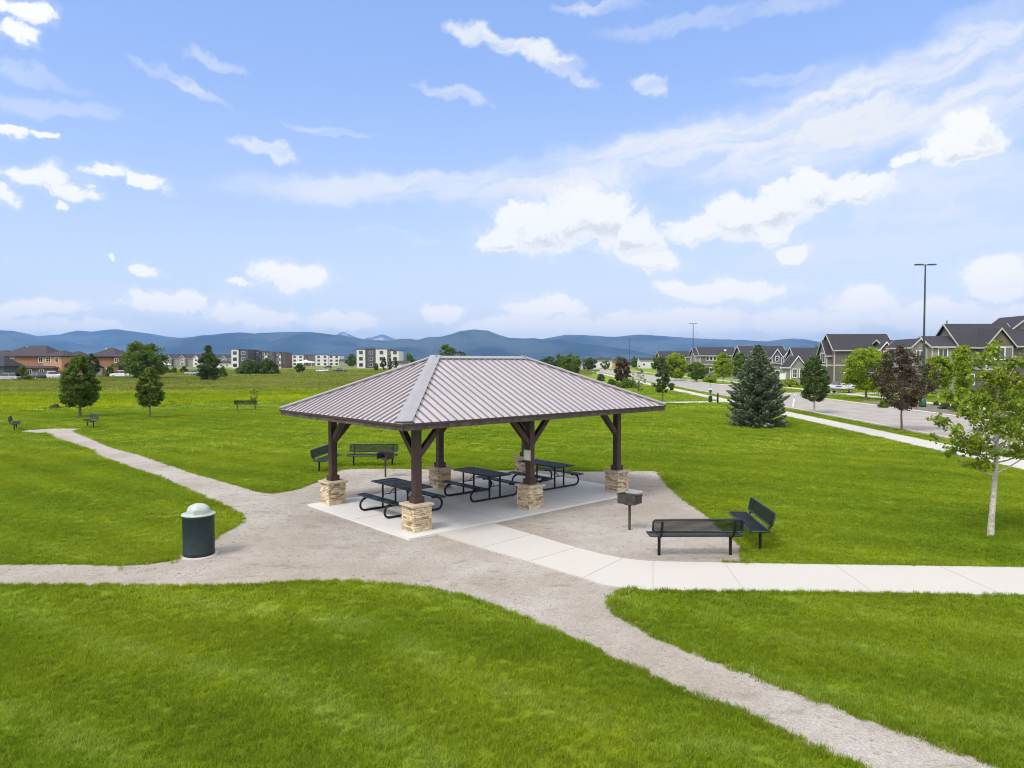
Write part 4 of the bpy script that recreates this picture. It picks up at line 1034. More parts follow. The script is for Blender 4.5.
tree_px('street_tree', 866, 399.5, 347.5, 54, 'round', L_LIME, 81, 'wide bright yellow green tree right of the boat', zc=.20, nc=120, nl=10000, ls=.10, tr=.12, cl=.22, lobes=.2)
tree_px('purple_tree', 902, 431, 342.5, 62, 'ovate', L_PURPLE, 82, 'purple leaved tree on the verge in front of the tall lamp post', zc=.26, nc=130, nl=7500, ls=.062, tr=.065, cl=.20, limbs=60, lobes=.28, shell=.2)
tree_px('street_tree', 938, 398, 356, 34, 'round', L_LIME, 83, 'yellow green tree with white trunk right of the purple tree', zc=.24, nc=90, nl=7000, ls=.11, tr=.09, barkm=M['bark_white'])
tree_px('street_tree', 962, 402, 345, 32, 'vase', L_LIME, 84, 'tall upright yellow green tree before the large grey house', zc=.12, nc=90, nl=6500, ls=.10, tr=.09, lobes=.3)
tree_px('street_tree', 1006, 408, 371, 44, 'round', L_RUST, 85, 'rust brown tree top behind the pale maple at the right edge', zc=.15, nc=90, nl=6000, ls=.09, tr=.08)
tree_px('street_tree', 1050, 437, 366, 75, 'round', L_MID, 86, 'green tree at the right edge between pavement and street', zc=.12, nc=130, nl=11000, ls=.07, tr=.08)
tree_px('street_tree', 884, 392, 352, 20, 'round', L_MID, 87, 'smaller green tree behind the purple tree and the bright one', zc=.2, nc=60, nl=3500, ls=.13)
for i, (px, ba, tp_, w_, lm_, lab) in enumerate(((945, 409, 402.5, 12, L_GREY, 'grey green shrub at the left end of the mulch bed'), (958, 411.5, 403, 17, L_MID, 'low green shrub in the middle of the mulch bed'), (936, 405.5, 401, 6, L_GREY, 'small shrub right of the tall lamp foot'), (886, 407.5, 400, 18, L_MID, 'low green shrub on the verge behind the purple tree'), (972, 405, 398, 16, L_MID, 'green shrub at the right end of the mulch bed'), (55, 409, 404.5, 12, L_GREY, 'low tuft of brush in the meadow left of the rounded linden'))):
    tree_px('shrub', px, ba, tp_, w_, 'shrub', lm_, 90 + i, lab, 'shrub', zc=0, nc=40, nl=2400, ls=.06)

# blue spruce: whorls of drooping boughs carrying needle sprays
def make_spruce(loc, h, rad, seed):
    g_ = np.random.default_rng(seed); t = empty('spruce_tree', (*loc, 0)); Ps = []; Ns = []; Us = []; A = []; B = []
    b = MB(); b.tube([(0, 0, -.05), (0, 0, h * .5), (0, 0, h * .98)], [.11, .06, .01], 8)
    z = .10
    while z < h * .985:
        u = z / h; Rl = rad * min(.97, (1 - u) * 1.52)
        nb_ = int(15 - 7 * u); off = g_.uniform(0, 6.28)
        for k in range(nb_):
            a_ = off + 2 * PI * k / nb_ + g_.normal(0, .12); Lb = Rl * g_.uniform(.80, 1.06) + .05
            dx, dy = math.cos(a_), math.sin(a_); rise = .42 * u - .10 + g_.normal(0, .05)
            def bp(s_): return np.array([dx * Lb * s_, dy * Lb * s_, z + Lb * (rise * s_ + .16 * s_ * s_ - .10 * math.sin(PI * s_))])
            b.tube([bp(0), bp(.5), bp(.95)], [.016 * (1.2 - u), .010, .004], 4, cap=False)
            n = int(20 + 62 * Lb); s_ = g_.uniform(.10, 1.03, n) ** .8
            for si in s_:
                wid = .30 * Lb * (1 - si) + .10; lat = g_.uniform(-1, 1) * wid; c = bp(si)
                c = c + np.array([-dy, dx, 0]) * lat + np.array([0, 0, g_.normal(0, .018) - abs(lat) * .14])
                d = np.array([dx, dy, 0]) + np.array([-dy, dx, 0]) * np.sign(lat) * .75 + np.array([0, 0, .10]); d /= np.linalg.norm(d)
                for q in range(3):
                    uu = d + g_.normal(0, .32, 3); uu /= np.linalg.norm(uu); nn = np.array([0, 0, 1.0]) + g_.normal(0, .5, 3); nn -= uu * nn.dot(uu); nn /= np.linalg.norm(nn)
                    Ps.append(c + g_.normal(0, .02, 3)); Ns.append(nn); Us.append(uu); A.append(g_.uniform(.065, .115)); B.append(g_.uniform(.022, .038))
        z += .125 + .095 * (1 - u) * g_.uniform(.7, 1.3)
    P = np.array(Ps); P[:, 2] = np.maximum(P[:, 2], .03)
    leaves_mesh('crown', P, np.array(Ns), np.array(Us), np.array(A), np.array(B), L_SPRUCE, t)
    b.build('trunk', M['bark'], t, recalc=False)
    return t
x_, y_ = G(757, 426.3); sp_ = make_spruce((x_, y_), H + (HOR - 344.5) * y_ / F, 28.5 * y_ / F, 5)
tag(sp_, 'broad blue green spruce standing on the lawn beside the pavement', 'spruce')

# the near pale-trunked maple
def make_maple():
    x_, y_ = G(990.5, 537); t = empty('maple_tree', (x_, y_, 0), 0, 'young maple with pale trunk and loose bright green leaves on the right lawn', 'tree')
    g_ = np.random.default_rng(77); r2 = random.Random(77)
    b = MB(); tp = [(0, 0, -.05), (.02, 0, .5), (.06, 0, 1.1), (.10, .02, 1.62), (.12, .04, 2.2), (.09, .02, 2.9), (.13, 0, 3.6), (.10, 0, 4.0)]
    tr = [.078, .062, .056, .050, .036, .024, .013, .005]
    b.tube(tp, tr, 10)
    def trunk(z):
        for i in range(len(tp) - 1):
            if tp[i][2] <= z <= tp[i + 1][2]: return Vector(tp[i]).lerp(Vector(tp[i + 1]), (z - tp[i][2]) / (tp[i + 1][2] - tp[i][2])), tr[i] * .6
        return Vector(tp[-1]), .01
    tips = []
    # (start z, azimuth deg, reach, end z)
    br = [(1.38, 178, 1.42, 2.28), (1.45, 8, 1.3, 2.25), (1.62, 120, 1.2, 2.5), (1.70, -80, 1.15, 2.3), (1.9, 165, 1.25, 2.62), (1.95, 30, 1.35, 2.9), (2.0, -30, 1.25, 2.7), (1.75, 215, 1.05, 2.3),
          (2.15, 200, 1.15, 2.95), (2.3, 90, .95, 3.1), (2.4, 150, 1.0, 3.3), (2.5, 0, 1.0, 3.35), (2.7, -60, .8, 3.4), (2.8, 185, .75, 3.55), (3.0, 60, .6, 3.75), (3.1, 240, .6, 3.8), (3.3, 160, .45, 4.05), (3.4, -10, .45, 4.05), (3.6, 100, .25, 4.25), (1.8, 255, 1.1, 2.55), (1.75, 60, 1.1, 2.6), (2.2, -100, .9, 2.95), (1.75, 195, 1.2, 2.35), (2.4, 250, .9, 3.2), (1.9, 325, 1.0, 2.2)]
    for z, az, re, ze in br:
        ze = ze + .08
        s_, rr = trunk(z); a_ = R(az); e = Vector((s_.x + re * math.cos(a_), s_.y + re * math.sin(a_), ze))
        mid = s_.lerp(e, .5) + Vector((0, 0, -.10 * re)); b.tube([s_, s_.lerp(mid, .5) + Vector((0, 0, -.02)), mid, e], [max(rr * .62, .009), max(rr * .5, .008), max(rr * .35, .006), .003], 6)
        for k in range(9):
            q = r2.uniform(.30, 1.0); p = (mid.lerp(e, (q - .5) * 2) if q > .5 else s_.lerp(mid, q * 2))
            d = Vector((r2.gauss(0, 1), r2.gauss(0, 1), r2.gauss(.25, .6))).normalized() * r2.uniform(.14, .42) * (1.1 - q * .3); w = p + d
            b.tube([p, w], [.005, .002], 4, cap=False); tips.append((p, w))
        tips.append((mid, e))
    b.build('trunk', M['bark_white'], t, recalc=False)
    P = []
    for p, w in tips:
        for k in range(r2.randint(17, 30)):
            q = r2.uniform(.3, 1.12); c = p.lerp(w, q); P.append((c.x + r2.gauss(0, .055), c.y + r2.gauss(0, .055), c.z + r2.gauss(0, .045)))
    P = np.array(P); N, U = rand_frames(g_, len(P), .9, .5); a_ = g_.uniform(.030, .058, len(P))
    leaves_mesh('crown', P, N, U, a_, a_ * .8, L_MAPLE, t)
make_maple()
# long low limb of the ragged tree
# ------------------------------------------------------------------ far tree line: one mesh pair, copied
far_a = make_tree('distant_tree', (0, 0), 7.0, 3.4, 'round', L_DARK, 201, zc=.08, nc=34, nl=1300, ls=.42, tr=.2, cl=.3, limbs=6)
far_b = make_tree('distant_tree', (0, 0), 9.0, 3.0, 'ovate', L_MID, 202, zc=.06, nc=34, nl=1300, ls=.42, tr=.2, cl=.3, limbs=6)
r3 = random.Random(9); first = {id(far_a): True, id(far_b): True}
spans = [(128,165,520,900),(205,235,500,800),(283,296,620,900),(338,358,500,900),(398,432,420,900),(425,560,500,950),(545,612,330,900),(600,662,330,900),(640,760,300,700),(-120,0,300,500),(60,84,260,420),(770,830,240,420),(-60,-8,230,300),(880,1060,190,320)]
cnt = 0
for x0, x1, d0, d1 in spans:
    for k in range(max(3, int((x1 - x0) / 6.5))):
        src = far_a if r3.random() < .55 else far_b
        Y = r3.uniform(d0, d1); px = r3.uniform(x0, x1); X = (px - 512) / F * Y
        if 19 < X - TA * Y < 39: continue
        o = src if first.pop(id(src), None) else copy_tree(src)
        s_ = r3.uniform(.65, 1.15); o.location = (X, Y, 0); o.scale = (s_ * 1.15, s_ * 1.15, s_); o.rotation_euler = (0, 0, r3.uniform(0, 6))
        tag(o, 'small dark tree in the distant tree line along the foot of the mountains', 'tree', 'distant trees along the horizon')

# ------------------------------------------------------------------ buildings
class House:
    def __init__(s, name, loc, rz, label, cat='house', group=None):
        s.o = empty(name, (loc[0], loc[1], 0), rz, label, cat, group); s.parts = {}
    def mb(s, name, m):
        k = (name, m)
        if k not in s.parts: s.parts[k] = MB()
        return s.parts[k]
    def done(s):
        for (n, m), b in s.parts.items(): b.build(n, M[m], s.o)
def gable(Hs, a0, a1, b0, b1, ze, zr, axis='u', wall='taupe', roof='shingle', trim='trim', z0=-.1, oh=.35, band=None, gw=None, ends=(1, 1), corner=True):
    P = (lambda a, b, z: (a, b, z)) if axis == 'u' else (lambda a, b, z: (b, a, z))
    w = Hs.mb('wall', wall); bm = (b0 + b1) / 2
    vs = []
    for a in (a0, a1): vs += [P(a, b0, z0), P(a, b1, z0), P(a, b1, ze), P(a, bm, zr - .02), P(a, b0, ze)]
    w.add(vs, [(0, 1, 2, 3, 4), (9, 8, 7, 6, 5), (0, 4, 9, 5), (1, 6, 7, 2), (4, 3, 8, 9), (2, 7, 8, 3), (0, 5, 6, 1)])
    sl_ = (zr - ze) / (bm - b0); T_ = .16; r = Hs.mb('roof', roof); t = Hs.mb('trim', trim)
    for s_, be in ((-1, b0), (1, b1)):
        eb = be + s_ * oh; ez = ze - oh * sl_ + .03
        r.hexa([P(a0 - oh, eb, ez), P(a1 + oh, eb, ez), P(a1 + oh, bm, zr + .03), P(a0 - oh, bm, zr + .03)],
               [P(a0 - oh, eb, ez + T_), P(a1 + oh, eb, ez + T_), P(a1 + oh, bm, zr + .03 + T_), P(a0 - oh, bm, zr + .03 + T_)])
        for e_, aa, sg in ((0, a0 - oh, -1), (1, a1 + oh, 1)):
            if not ends[e_]: continue
            A1, A2 = sorted((aa + sg * .004, aa + sg * .07))
            t.hexa([P(A1, eb, ez - .02), P(A2, eb, ez - .02), P(A2, bm, zr + .01), P(A1, bm, zr + .01)],
                   [P(A1, eb, ez + T_ + .02), P(A2, eb, ez + T_ + .02), P(A2, bm, zr + .08 + T_), P(A1, bm, zr + .08 + T_)])
        B1, B2 = sorted((eb + s_ * .004, eb + s_ * .06)); q = MB
        x0_, x1_ = a0 - oh + .01, a1 + oh - .01
        t.hexa([P(x0_, B1, ez - .06), P(x1_, B1, ez - .06), P(x1_, B2, ez - .06), P(x0_, B2, ez - .06)], [P(x0_, B1, ez + T_ - .02), P(x1_, B1, ez + T_ - .02), P(x1_, B2, ez + T_ - .02), P(x0_, B2, ez + T_ - .02)])
    if corner:
        for aa, sa in ((a0, -1), (a1, 1)):
            for bb, sb in ((b0, -1), (b1, 1)):
                A1, A2 = sorted((aa - sa * .10, aa + sa * .04)); B1, B2 = sorted((bb - sb * .10, bb + sb * .04))
                t.hexa([P(A1, B1, z0), P(A2, B1, z0), P(A2, B2, z0), P(A1, B2, z0)], [P(A1, B1, ze - .05), P(A2, B1, ze - .05), P(A2, B2, ze - .05), P(A1, B2, ze - .05)])
    if band:
        for zb in band:
            for bb, sb in ((b0, -1), (b1, 1)):
                B1, B2 = sorted((bb - sb * .05, bb + sb * .05)); t.hexa([P(a0 + .1, B1, zb), P(a1 - .1, B1, zb), P(a1 - .1, B2, zb), P(a0 + .1, B2, zb)], [P(a0 + .1, B1, zb + .22), P(a1 - .1, B1, zb + .22), P(a1 - .1, B2, zb + .22), P(a0 + .1, B2, zb + .22)])
            for aa, sa in ((a0, -1), (a1, 1)):
                A1, A2 = sorted((aa - sa * .05, aa + sa * .05)); t.hexa([P(A1, b0 + .1, zb), P(A2, b0 + .1, zb), P(A2, b1 - .1, zb), P(A1, b1 - .1, zb)], [P(A1, b0 + .1, zb + .22), P(A2, b0 + .1, zb + .22), P(A2, b1 - .1, zb + .22), P(A1, b1 - .1, zb + .22)])
def hip(Hs, x0, x1, y0, y1, ze, zr, wall, roof='shingle_brown', z0=-.1, oh=.5, run=None):
    w = Hs.mb('wall', wall); w.box(x0, x1, y0, y1, z0, ze)
    r = Hs.mb('roof', roof); X0, X1, Y0, Y1 = x0 - oh, x1 + oh, y0 - oh, y1 + oh; d = (Y1 - Y0) / 2 if run is None else run; ym = (Y0 + Y1) / 2
    r.add([(X0, Y0, ze - .12), (X1, Y0, ze - .12), (X1, Y1, ze - .12), (X0, Y1, ze - .12), (X0, Y0, ze + .08), (X1, Y0, ze + .08), (X1, Y1, ze + .08), (X0, Y1, ze + .08), (X0 + d, ym, zr), (X1 - d, ym, zr)],
          [(0, 3, 2, 1), (0, 1, 5, 4), (1, 2, 6, 5), (2, 3, 7, 6), (3, 0, 4, 7), (4, 5, 9, 8), (6, 7, 8, 9), (5, 6, 9), (7, 4, 8)])
def window(Hs, c, w, h, face='-v', nx=2, ny=1, frame='white', deep=.06, fr=.12):
    """framed window on a wall facing -v (towards the park) or -u (towards the street)"""
    def Q(a, z, d): return (c[0] + a, c[1] - d, c[2] + z) if face == '-v' else (c[0] - d, c[1] + a, c[2] + z)
    def bx_(m, a0, a1, z0, z1, d0, d1): m.hexa([Q(a0, z0, d0), Q(a1, z0, d0), Q(a1, z0, d1), Q(a0, z0, d1)], [Q(a0, z1, d0), Q(a1, z1, d0), Q(a1, z1, d1), Q(a0, z1, d1)])
    m = MB(); W, Hh = w / 2, h / 2
    bx_(m, -W - fr, W + fr, Hh, Hh + fr, -.02, deep); bx_(m, -W - fr, W + fr, -Hh - fr, -Hh, -.02, deep + .03)
    bx_(m, -W - fr, -W, -Hh, Hh, -.02, deep); bx_(m, W, W + fr, -Hh, Hh, -.02, deep)
    for i in range(1, nx): a = -W + w * i / nx; bx_(m, a - .035, a + .035, -Hh, Hh, -.01, deep - .01)
    for i in range(1, ny): z = -Hh + h * i / ny; bx_(m, -W, W, z - .03, z + .03, -.01, deep - .015)
    o = m.build('window', M[frame], Hs.o); m = MB(); bx_(m, -W, W, -Hh, Hh, -.01, .015); m.build('pane', M['glass'], o)
def at(px, Y): return ((px - 512) / F * Y, Y)
AR = -math.atan(TA)
def zpx(py, Y): return H + (HOR - py) * Y / F

# large grey house at the right edge
h1 = House('grey_house', at(951, 92), AR, 'large grey house with pale trimmed gables behind the trees at the right edge')
gable(h1, 1.2, 9.0, 0, 7, 6.05, 9.0, 'u', 'grey', band=[3.0])
gable(h1, -2.3, 1.15, .35, 5.5, 6.0, 7.3, 'u', 'greylight', oh=.3)
gable(h1, .8 + 1.4, 1.0 + 4.0, -5, -4.8, 1, 1.1, 'u', 'grey') if False else None
gable(h1, 1.5, 8, -4.3, -2.35, 6.02, 6.95, 'v', 'greylight', oh=.25)
gable(h1, -2.0, 3.2, 3.3, 6.6, 6.15, 8.15, 'v', 'grey', band=[2.9, 5.75], oh=.35)
h1.mb('wall', 'taupe').add([(3.42, -2.03, 6.2), (6.48, -2.03, 6.2), (4.95, -2.03, 7.95), (3.42, -1.99, 6.2), (6.48, -1.99, 6.2), (4.95, -1.99, 7.95)], [(0, 1, 2), (5, 4, 3), (0, 3, 4, 1), (1, 4, 5, 2), (2, 5, 3, 0)])
gable(h1, 6.65, 14.5, -.8, 4.6, 6.15, 8.2, 'u', 'greydark')
gable(h1, 2.3, 8, 9.0, 13.8, 8.2, 10.1, 'v', 'taupe')
gable(h1, -.2, 2.2, .85, 3.4, 6.1, 6.2, 'u', 'grey') if False else None
window(h1, (4.95, -2.0, 5.05), 1.15, 1.5); window(h1, (-.9, .35, 5.05), 1.05, 1.25); window(h1, (-3.3, 1.5, 4.9), .8, 1.0); window(h1, (4.95, -2.0, 1.6), 1.5, 1.4); window(h1, (2.2, 0, 1.6), 1.5, 1.3); window(h1, (11, -.8, 1.6), 1.5, 1.3)
m = MB(); m.tube([(1.3, 3.5, 8.9), (1.3, 3.5, 9.65)], .09, 8); m.build('vent_pipe', M['grey'], h1.o)
h1.done()
# taupe two-storey house left of it
h2 = House('taupe_house', at(834, 108), AR, 'tall taupe house with dark roof and pale band between storeys, behind the boat')
gable(h2, 0, 8.8, 0, 5.0, 5.95, 8.2, 'u', 'taupe', band=[3.3])
gable(h2, -.8, .5, .9, 4.1, 5.1, 7.2, 'u', 'taupe', oh=.25, band=[3.3])
for z_ in (4.6, 2.0): window(h2, (-.8, 2.3, z_), 1.5, 1.35, '-u', nx=2)
window(h2, (5.5, 0, 4.7), 1.3, 1.2); window(h2, (5.5, 0, 1.6), 1.3, 1.2); window(h2, (2.2, 0, 1.6), 1.3, 1.2)
h2.done()
h7 = House('low_roofed_house', at(888, 104), AR, 'low house with small red brown gable between the taupe and large grey houses')
gable(h7, 0, 6.2, 0, 6, 5.9, 7.15, 'u', 'taupe')
gable(h7, -1.0, .3, -1.6, -.05, 5.85, 6.75, 'v', 'redsiding', oh=.2, trim='white', ends=(1, 0))
window(h7, (-.8, -1.0, 5.1), .6, .8, nx=1); window(h7, (3, 0, 4.8), 1.1, 1.1)
h7.done()
h3 = House('low_grey_house', at(797, 135), AR, 'low grey house with steep roof and small porch gable left of the taupe house')
gable(h3, .3, 9.5, 0, 8, 3.3, 6.6, 'u', 'greylight')
gable(h3, -2.2, 2.5, -2.0, .7, 3.1, 4.9, 'v', 'greylight', oh=.3, trim='white')
gable(h3, .2, 4, 1.2, 4.2, 4.6, 6.0, 'v', 'greylight', oh=.3, trim='white') if False else None
window(h3, (-1.2, -2.2, 1.75), .7, 1.5, ny=2); window(h3, (.1, -2.2, 1.75), .7, 1.5, ny=2)
h3.done()
h4 = House('blue_grey_house', at(770, 150), AR, 'blue grey house with two small dormer gables, right behind the blue spruce')
gable(h4, -5.5, 3.8, 0, 9, 4.6, 7.3, 'u', 'bluegrey')
gable(h4, -.9, 4, .1, 2.2, 5.0, 6.5, 'v', 'bluegrey', oh=.25, trim='white'); gable(h4, -.6, 4, 2.6, 4.7, 4.9, 6.2, 'v', 'bluegrey', oh=.25, trim='white')
gable(h4, -3.4, -.2, -6, 5.2, 2.6, 3.6, 'v', 'greylight', oh=.25)
window(h4, (1.2, -.9, 4.6), .6, .9, nx=1, ny=2); window(h4, (3.6, -.6, 4.5), .7, .9, nx=1, ny=2); window(h4, (0, -3.4, 1.4), 1.6, 1.2)
h4.done()
h5 = House('grey_brown_house', at(701, 175), AR, 'grey brown two storey house with three joined windows behind the street trees')
gable(h5, -.2, 8.8, 0, 7, 5.55, 7.5, 'u', 'taupe', band=[3.2]); gable(h5, -1.4, -.3, .3, 6.6, 5.5, 7.3, 'u', 'greylight', oh=.3)
for k in range(3): window(h5, (1.6 + k * .95, 0, 4.8), .62, .85, nx=1)
window(h5, (2.2, 0, 1.9), 1.5, 1.0)
m = MB(); m.box(6.2, 6.7, 1.7, 2.2, 6.7, 7.1); m.build('roof_vent', M['white'], h5.o); h5.done()
h6 = House('brown_house', at(660, 230), AR, 'far brown house with a plain dark roof beyond the lime green tree')
gable(h6, 0, 10, 0, 7, 5.5, 7.3, 'u', 'taupe', band=[3.0])
window(h6, (7.5, 0, 4.7), 1.6, .8); window(h6, (2.5, 0, 4.7), 1.2, 1.0); h6.done()

# orange brown houses at the left
def AL(px, Y): return at(px, Y)
o1 = House('orange_house', AL(4, 175), 0, 'orange brown two storey house with hipped roof at the left, behind the parked cars')
hip(o1, -.5, 10.7, 0, 9.5, 5.35, 8.15, 'orange', oh=.6, run=3.6); hip(o1, 10.8, 15.4, -1.2, 8.0, 5.35, 6.9, 'orangelight', oh=.5, run=2.6)
hip(o1, 15.5, 18.8, .4, 7, 3.0, 5.2, 'orangelight', oh=.5, run=2.2); hip(o1, -6.5, -.6, 1.5, 10, 5.0, 7.0, 'orange', oh=.5, run=3)
hip(o1, 4.5, 15, -3.6, -1.9, 2.35, 2.9, 'woodwall', oh=.3, run=.7)
for px_, w_ in ((11.7, 1.0), (13.9, 0)):
    pass
window(o1, (9.4, 0, 4.45), .9, 1.2); window(o1, (12.1, -1.2, 4.5), 1.0, 1.1, ny=2); window(o1, (14.3, -1.2, 4.4), .8, 1.0, nx=1); window(o1, (2.2, 0, 5.0), .8, .45, nx=1); window(o1, (12.0, -3.6, 1.4), 1.0, 1.3); window(o1, (9, -3.6, 1.3), 1.0, 1.3)
m = MB(); m.box(3.0, 3.35, 4, 4.35, 7.2, 7.9); m.build('roof_vent', M['white'], o1.o); o1.done()
o3 = House('grey_gabled_garage', AL(0, 163), 0, 'grey building with a low roof cut by the left edge')
hip(o3, -6, .9, 0, 6, 2.9, 5.4, 'greydark', roof='shingle', oh=.5, run=2.5); window(o3, (-.7, 0, 1.6), .9, 1.1); o3.done()
o2 = House('orange_house', AL(96, 190), 0, 'orange brown house with a reddish bay, left of the big bushy tree')
hip(o2, -1.5, 5.4, 0, 9, 5.35, 7.9, 'orange', oh=.7, run=3.8); hip(o2, 5.5, 7.2, -1.1, 7, 5.35, 6.3, 'redsiding', oh=.5, run=1.2); hip(o2, -.2, 1.9, -2.6, -.1, 2.4, 3.4, 'offwhite', roof='shingle', oh=.25, run=1)
window(o2, (6.35, -1.1, 4.3), .8, 1.1); window(o2, (3.5, 0, 1.6), 1.1, 1.1); window(o2, (.85, -2.6, 1.2), .6, 1.2, nx=1)
m = MB(); m.box(.3, .65, 4, 4.35, 7.0, 7.7); m.build('roof_vent', M['white'], o2.o); o2.done()
o4 = House('brown_roofed_house', AL(63, 215), 0, 'house with a brown hipped roof showing between the two orange houses')
hip(o4, 0, 5.5, 0, 7, 5.2, 7.3, 'woodwall', oh=.5, run=3); window(o4, (2.7, 0, 4.0), 1.0, 1.1); o4.done()

# far town houses and apartment blocks
def town(px0, px1, Y, label, seed):
    w = (px1 - px0) / F * Y; hh = House('town_house_row', at(px0, Y), 0, label, 'town houses'); r2 = random.Random(seed)
    gable(hh, 0, w, 0, 11, 6.6, 9.6, 'u', 'greylight', oh=.5, corner=False)
    n = max(2, int(w / 8)); 
    for k in range(n):
        c = w * (k + .5) / n; gable(hh, -1.6, 3, c - 2.4, c + 2.4, 6.2, 8.5, 'v', ['bluegrey', 'greylight', 'offwhite'][k % 3], oh=.4, trim='white', corner=False)
        window(hh, (c, -1.6, 5.0), 1.8, 1.3, fr=.25); window(hh, (c, -1.6, 2.2), 2.2, 1.3, fr=.25)
    hh.done()
town(163, 204, 520, 'longer row of pale town houses with dark roofs left of the poplar', 1)
town(206, 231, 560, 'short row of pale town houses right behind the poplar', 2)
def block(name, px0, px1, Y, hgt, bays, label, nfl=3, rz=0.0, dep=18):
    """flat roofed apartment block; bays: (width share, wall material, forward step, extra height)"""
    w = (px1 - px0) / F * Y; hh = House(name, at(px0, Y), rz, label, 'apartment building'); tot = sum(b_[0] for b_ in bays); x = 0
    for sh, m_, step, eh in bays:
        bw = w * sh / tot; hh.mb('wall', m_).box(x + .01, x + bw - .01, -step, dep, -.1, hgt + eh)
        hh.mb('roof', 'charcoal').box(x - .1, x + bw + .1, -step - .15, dep + .1, hgt + eh + .003, hgt + eh + .35)
        n = max(1, int(bw / 4.5))
        for k in range(n):
            for f_ in range(nfl):
                zc_ = (f_ + .52) * hgt / nfl; window(hh, (x + bw * (k + .5) / n, -step, zc_), min(2.0, bw / n * .5), hgt / nfl * .5, nx=2, fr=.12, frame='charcoal' if m_ != 'charcoal' else 'offwhite')
        x += bw
    hh.done()
block('apartment_block', 232, 248, 400, 10.6, [(7, 'offwhite', .6, .3), (9, 'charcoal', 0, .1)], 'front part of the left white and charcoal apartment block above the thicket')
block('apartment_block', 248.2, 285, 412, 10.2, [(7, 'offwhite', 1.2, 0), (5, 'charcoal', 0, -.4), (3, 'woodwall', .6, -.4), (4, 'charcoal', 0, -.6), (3, 'offwhite', 1.0, -.9), (5, 'charcoal', 0, -.8), (3, 'woodwall', .8, -1.2), (5, 'charcoal', 0, -.8), (2, 'offwhite', .9, -1.5), (4, 'woodwall', 0, -1.2)], 'dark brown and white wing of the left apartment block', dep=14)
block('apartment_block', 292, 339.5, 620, 9.6, [(12, 'offwhite', .6, 0), (7, 'woodwall', 0, .1), (5, 'charcoal', 0, .1), (13, 'offwhite', .8, 0), (11, 'offwhite', 0, -.4)], 'low wide pale apartment block in the far middle', nfl=3)
block('apartment_block', 357, 399, 420, 11.2, [(9, 'offwhite', .6, 0), (11, 'charcoal', 0, .4), (12, 'offwhite', .9, .2), (4, 'charcoal', 0, -.4), (8, 'offwhite', .7, -.8)], 'white and charcoal apartment block right of the low pale one, above the pavilion slope')
for i, (px0, px1, Y, hg, m_, lab) in enumerate(((388, 408, 400, 2.6, 'offwhite', 'low white garage row before the right apartment block'), (339, 356, 600, 4.2, 'greylight', 'low grey sheds between the two pale apartment blocks'), (597, 612, 420, 4.5, 'offwhite', 'pale far building right of the round green tree'), (612, 629, 470, 3.8, 'orangelight', 'beige far house left of the dark purple tree'),
        (574, 600, 520, 4.6, 'greylight', 'far grey house row behind the round green tree'), (640, 656, 400, 4.5, 'offwhite', 'pale far house right of the dark purple tree'), (402, 424, 620, 4.0, 'offwhite', 'far white shed seen left of the pavilion ridge'), (212, 236, 470, 2.6, 'offwhite', 'low pale building beside the left apartment block'))):
    hh = House('far_building', at(px0, Y), 0, lab, 'building'); w = (px1 - px0) / F * Y
    gable(hh, 0, w, 0, 9, hg, hg + 1.6, 'u', m_, roof='shingle' if i % 2 else 'shingle_brown', corner=False)
    n = max(2, int(w / 4))
    for k in range(n): window(hh, (w * (k + .5) / n, 0, hg * .5), 1.2, 1.2, fr=.15)
    hh.done()
# dome-like white roof in the left town
dm = empty('white_tent', (*at(165.5, 330), 0), 0, 'small white pointed tent roof left of the dark shrubs', 'tent')
b = MB(); b.lathe([(0, 4.2), (.5, 3.5), (2.6, 2.6), (2.6, 2.45), (0, 2.5)], 12, smooth=False); b.build('canopy', M['white'], dm)
b = MB()
for k in range(4): a_ = PI / 4 + k * PI / 2; b.tube([(2.2 * math.cos(a_), 2.2 * math.sin(a_), -.05), (2.2 * math.cos(a_), 2.2 * math.sin(a_), 2.5)], .06, 6)
b.build('poles', M['white'], dm)
# second, larger tent before the low apartment block
dm2 = copy_tree(dm); dm2.location = (*at(306, 520), 0); dm2.scale = (3.2, 2.2, 1.3); dm2['label'] = 'long white tent roof before the low wide apartment block'

# ------------------------------------------------------------------ street lamps, posts, signs
def make_lamp():
    t = empty('street_lamp', (0, 0, 0))
    b = MB(); b.lathe([(0, -.1), (.28, -.1), (.28, .45), (.24, .55), (.20, .9), (0, .9)], 16); b.build('base', M['green_paint'], t)
    b = MB(); b.tube([(0, 0, .85), (0, 0, 6.5), (0, 0, 12.45)], [.115, .085, .06], 12); b.build('pole', M['pole'], t)
    b = MB(); b.bar((-.28, 0, 12.42), (.28, 0, 12.42), .07, .07); b.build('bracket', M['pole'], t)
    for s_ in (-1, 1):
        b = MB(); x0_, x1_ = sorted((s_ * .24, s_ * .88)); b.box(x0_, x1_, -.17, .17, 12.40, 12.50); o = b.build('lamp_head', M['pole'], t, bevel=.02)
        b = MB(); x0_, x1_ = sorted((s_ * .42, s_ * .84)); b.box(x0_, x1_, -.13, .13, 12.385, 12.399); b.build('diffuser', M['lampglass'], o)
    return t
lp = make_lamp()
for i, (px, Y, lab) in enumerate(((923.3, 60.5, 'tallest nearest twin headed street lamp, rising beside the purple tree'), (692.8, 154, 'twin headed street lamp in the middle distance before the brown house'), (629.3, 252, 'farthest smallest street lamp above the dark purple tree'))):
    t = lp if i == 0 else copy_tree(lp); t.location = (*at(px, Y), 0); t.rotation_euler = (0, 0, AR); tag(t, lab, 'street lamp', 'twin headed street lamps along the street')
x_, y_ = G(710.3, 402.3)
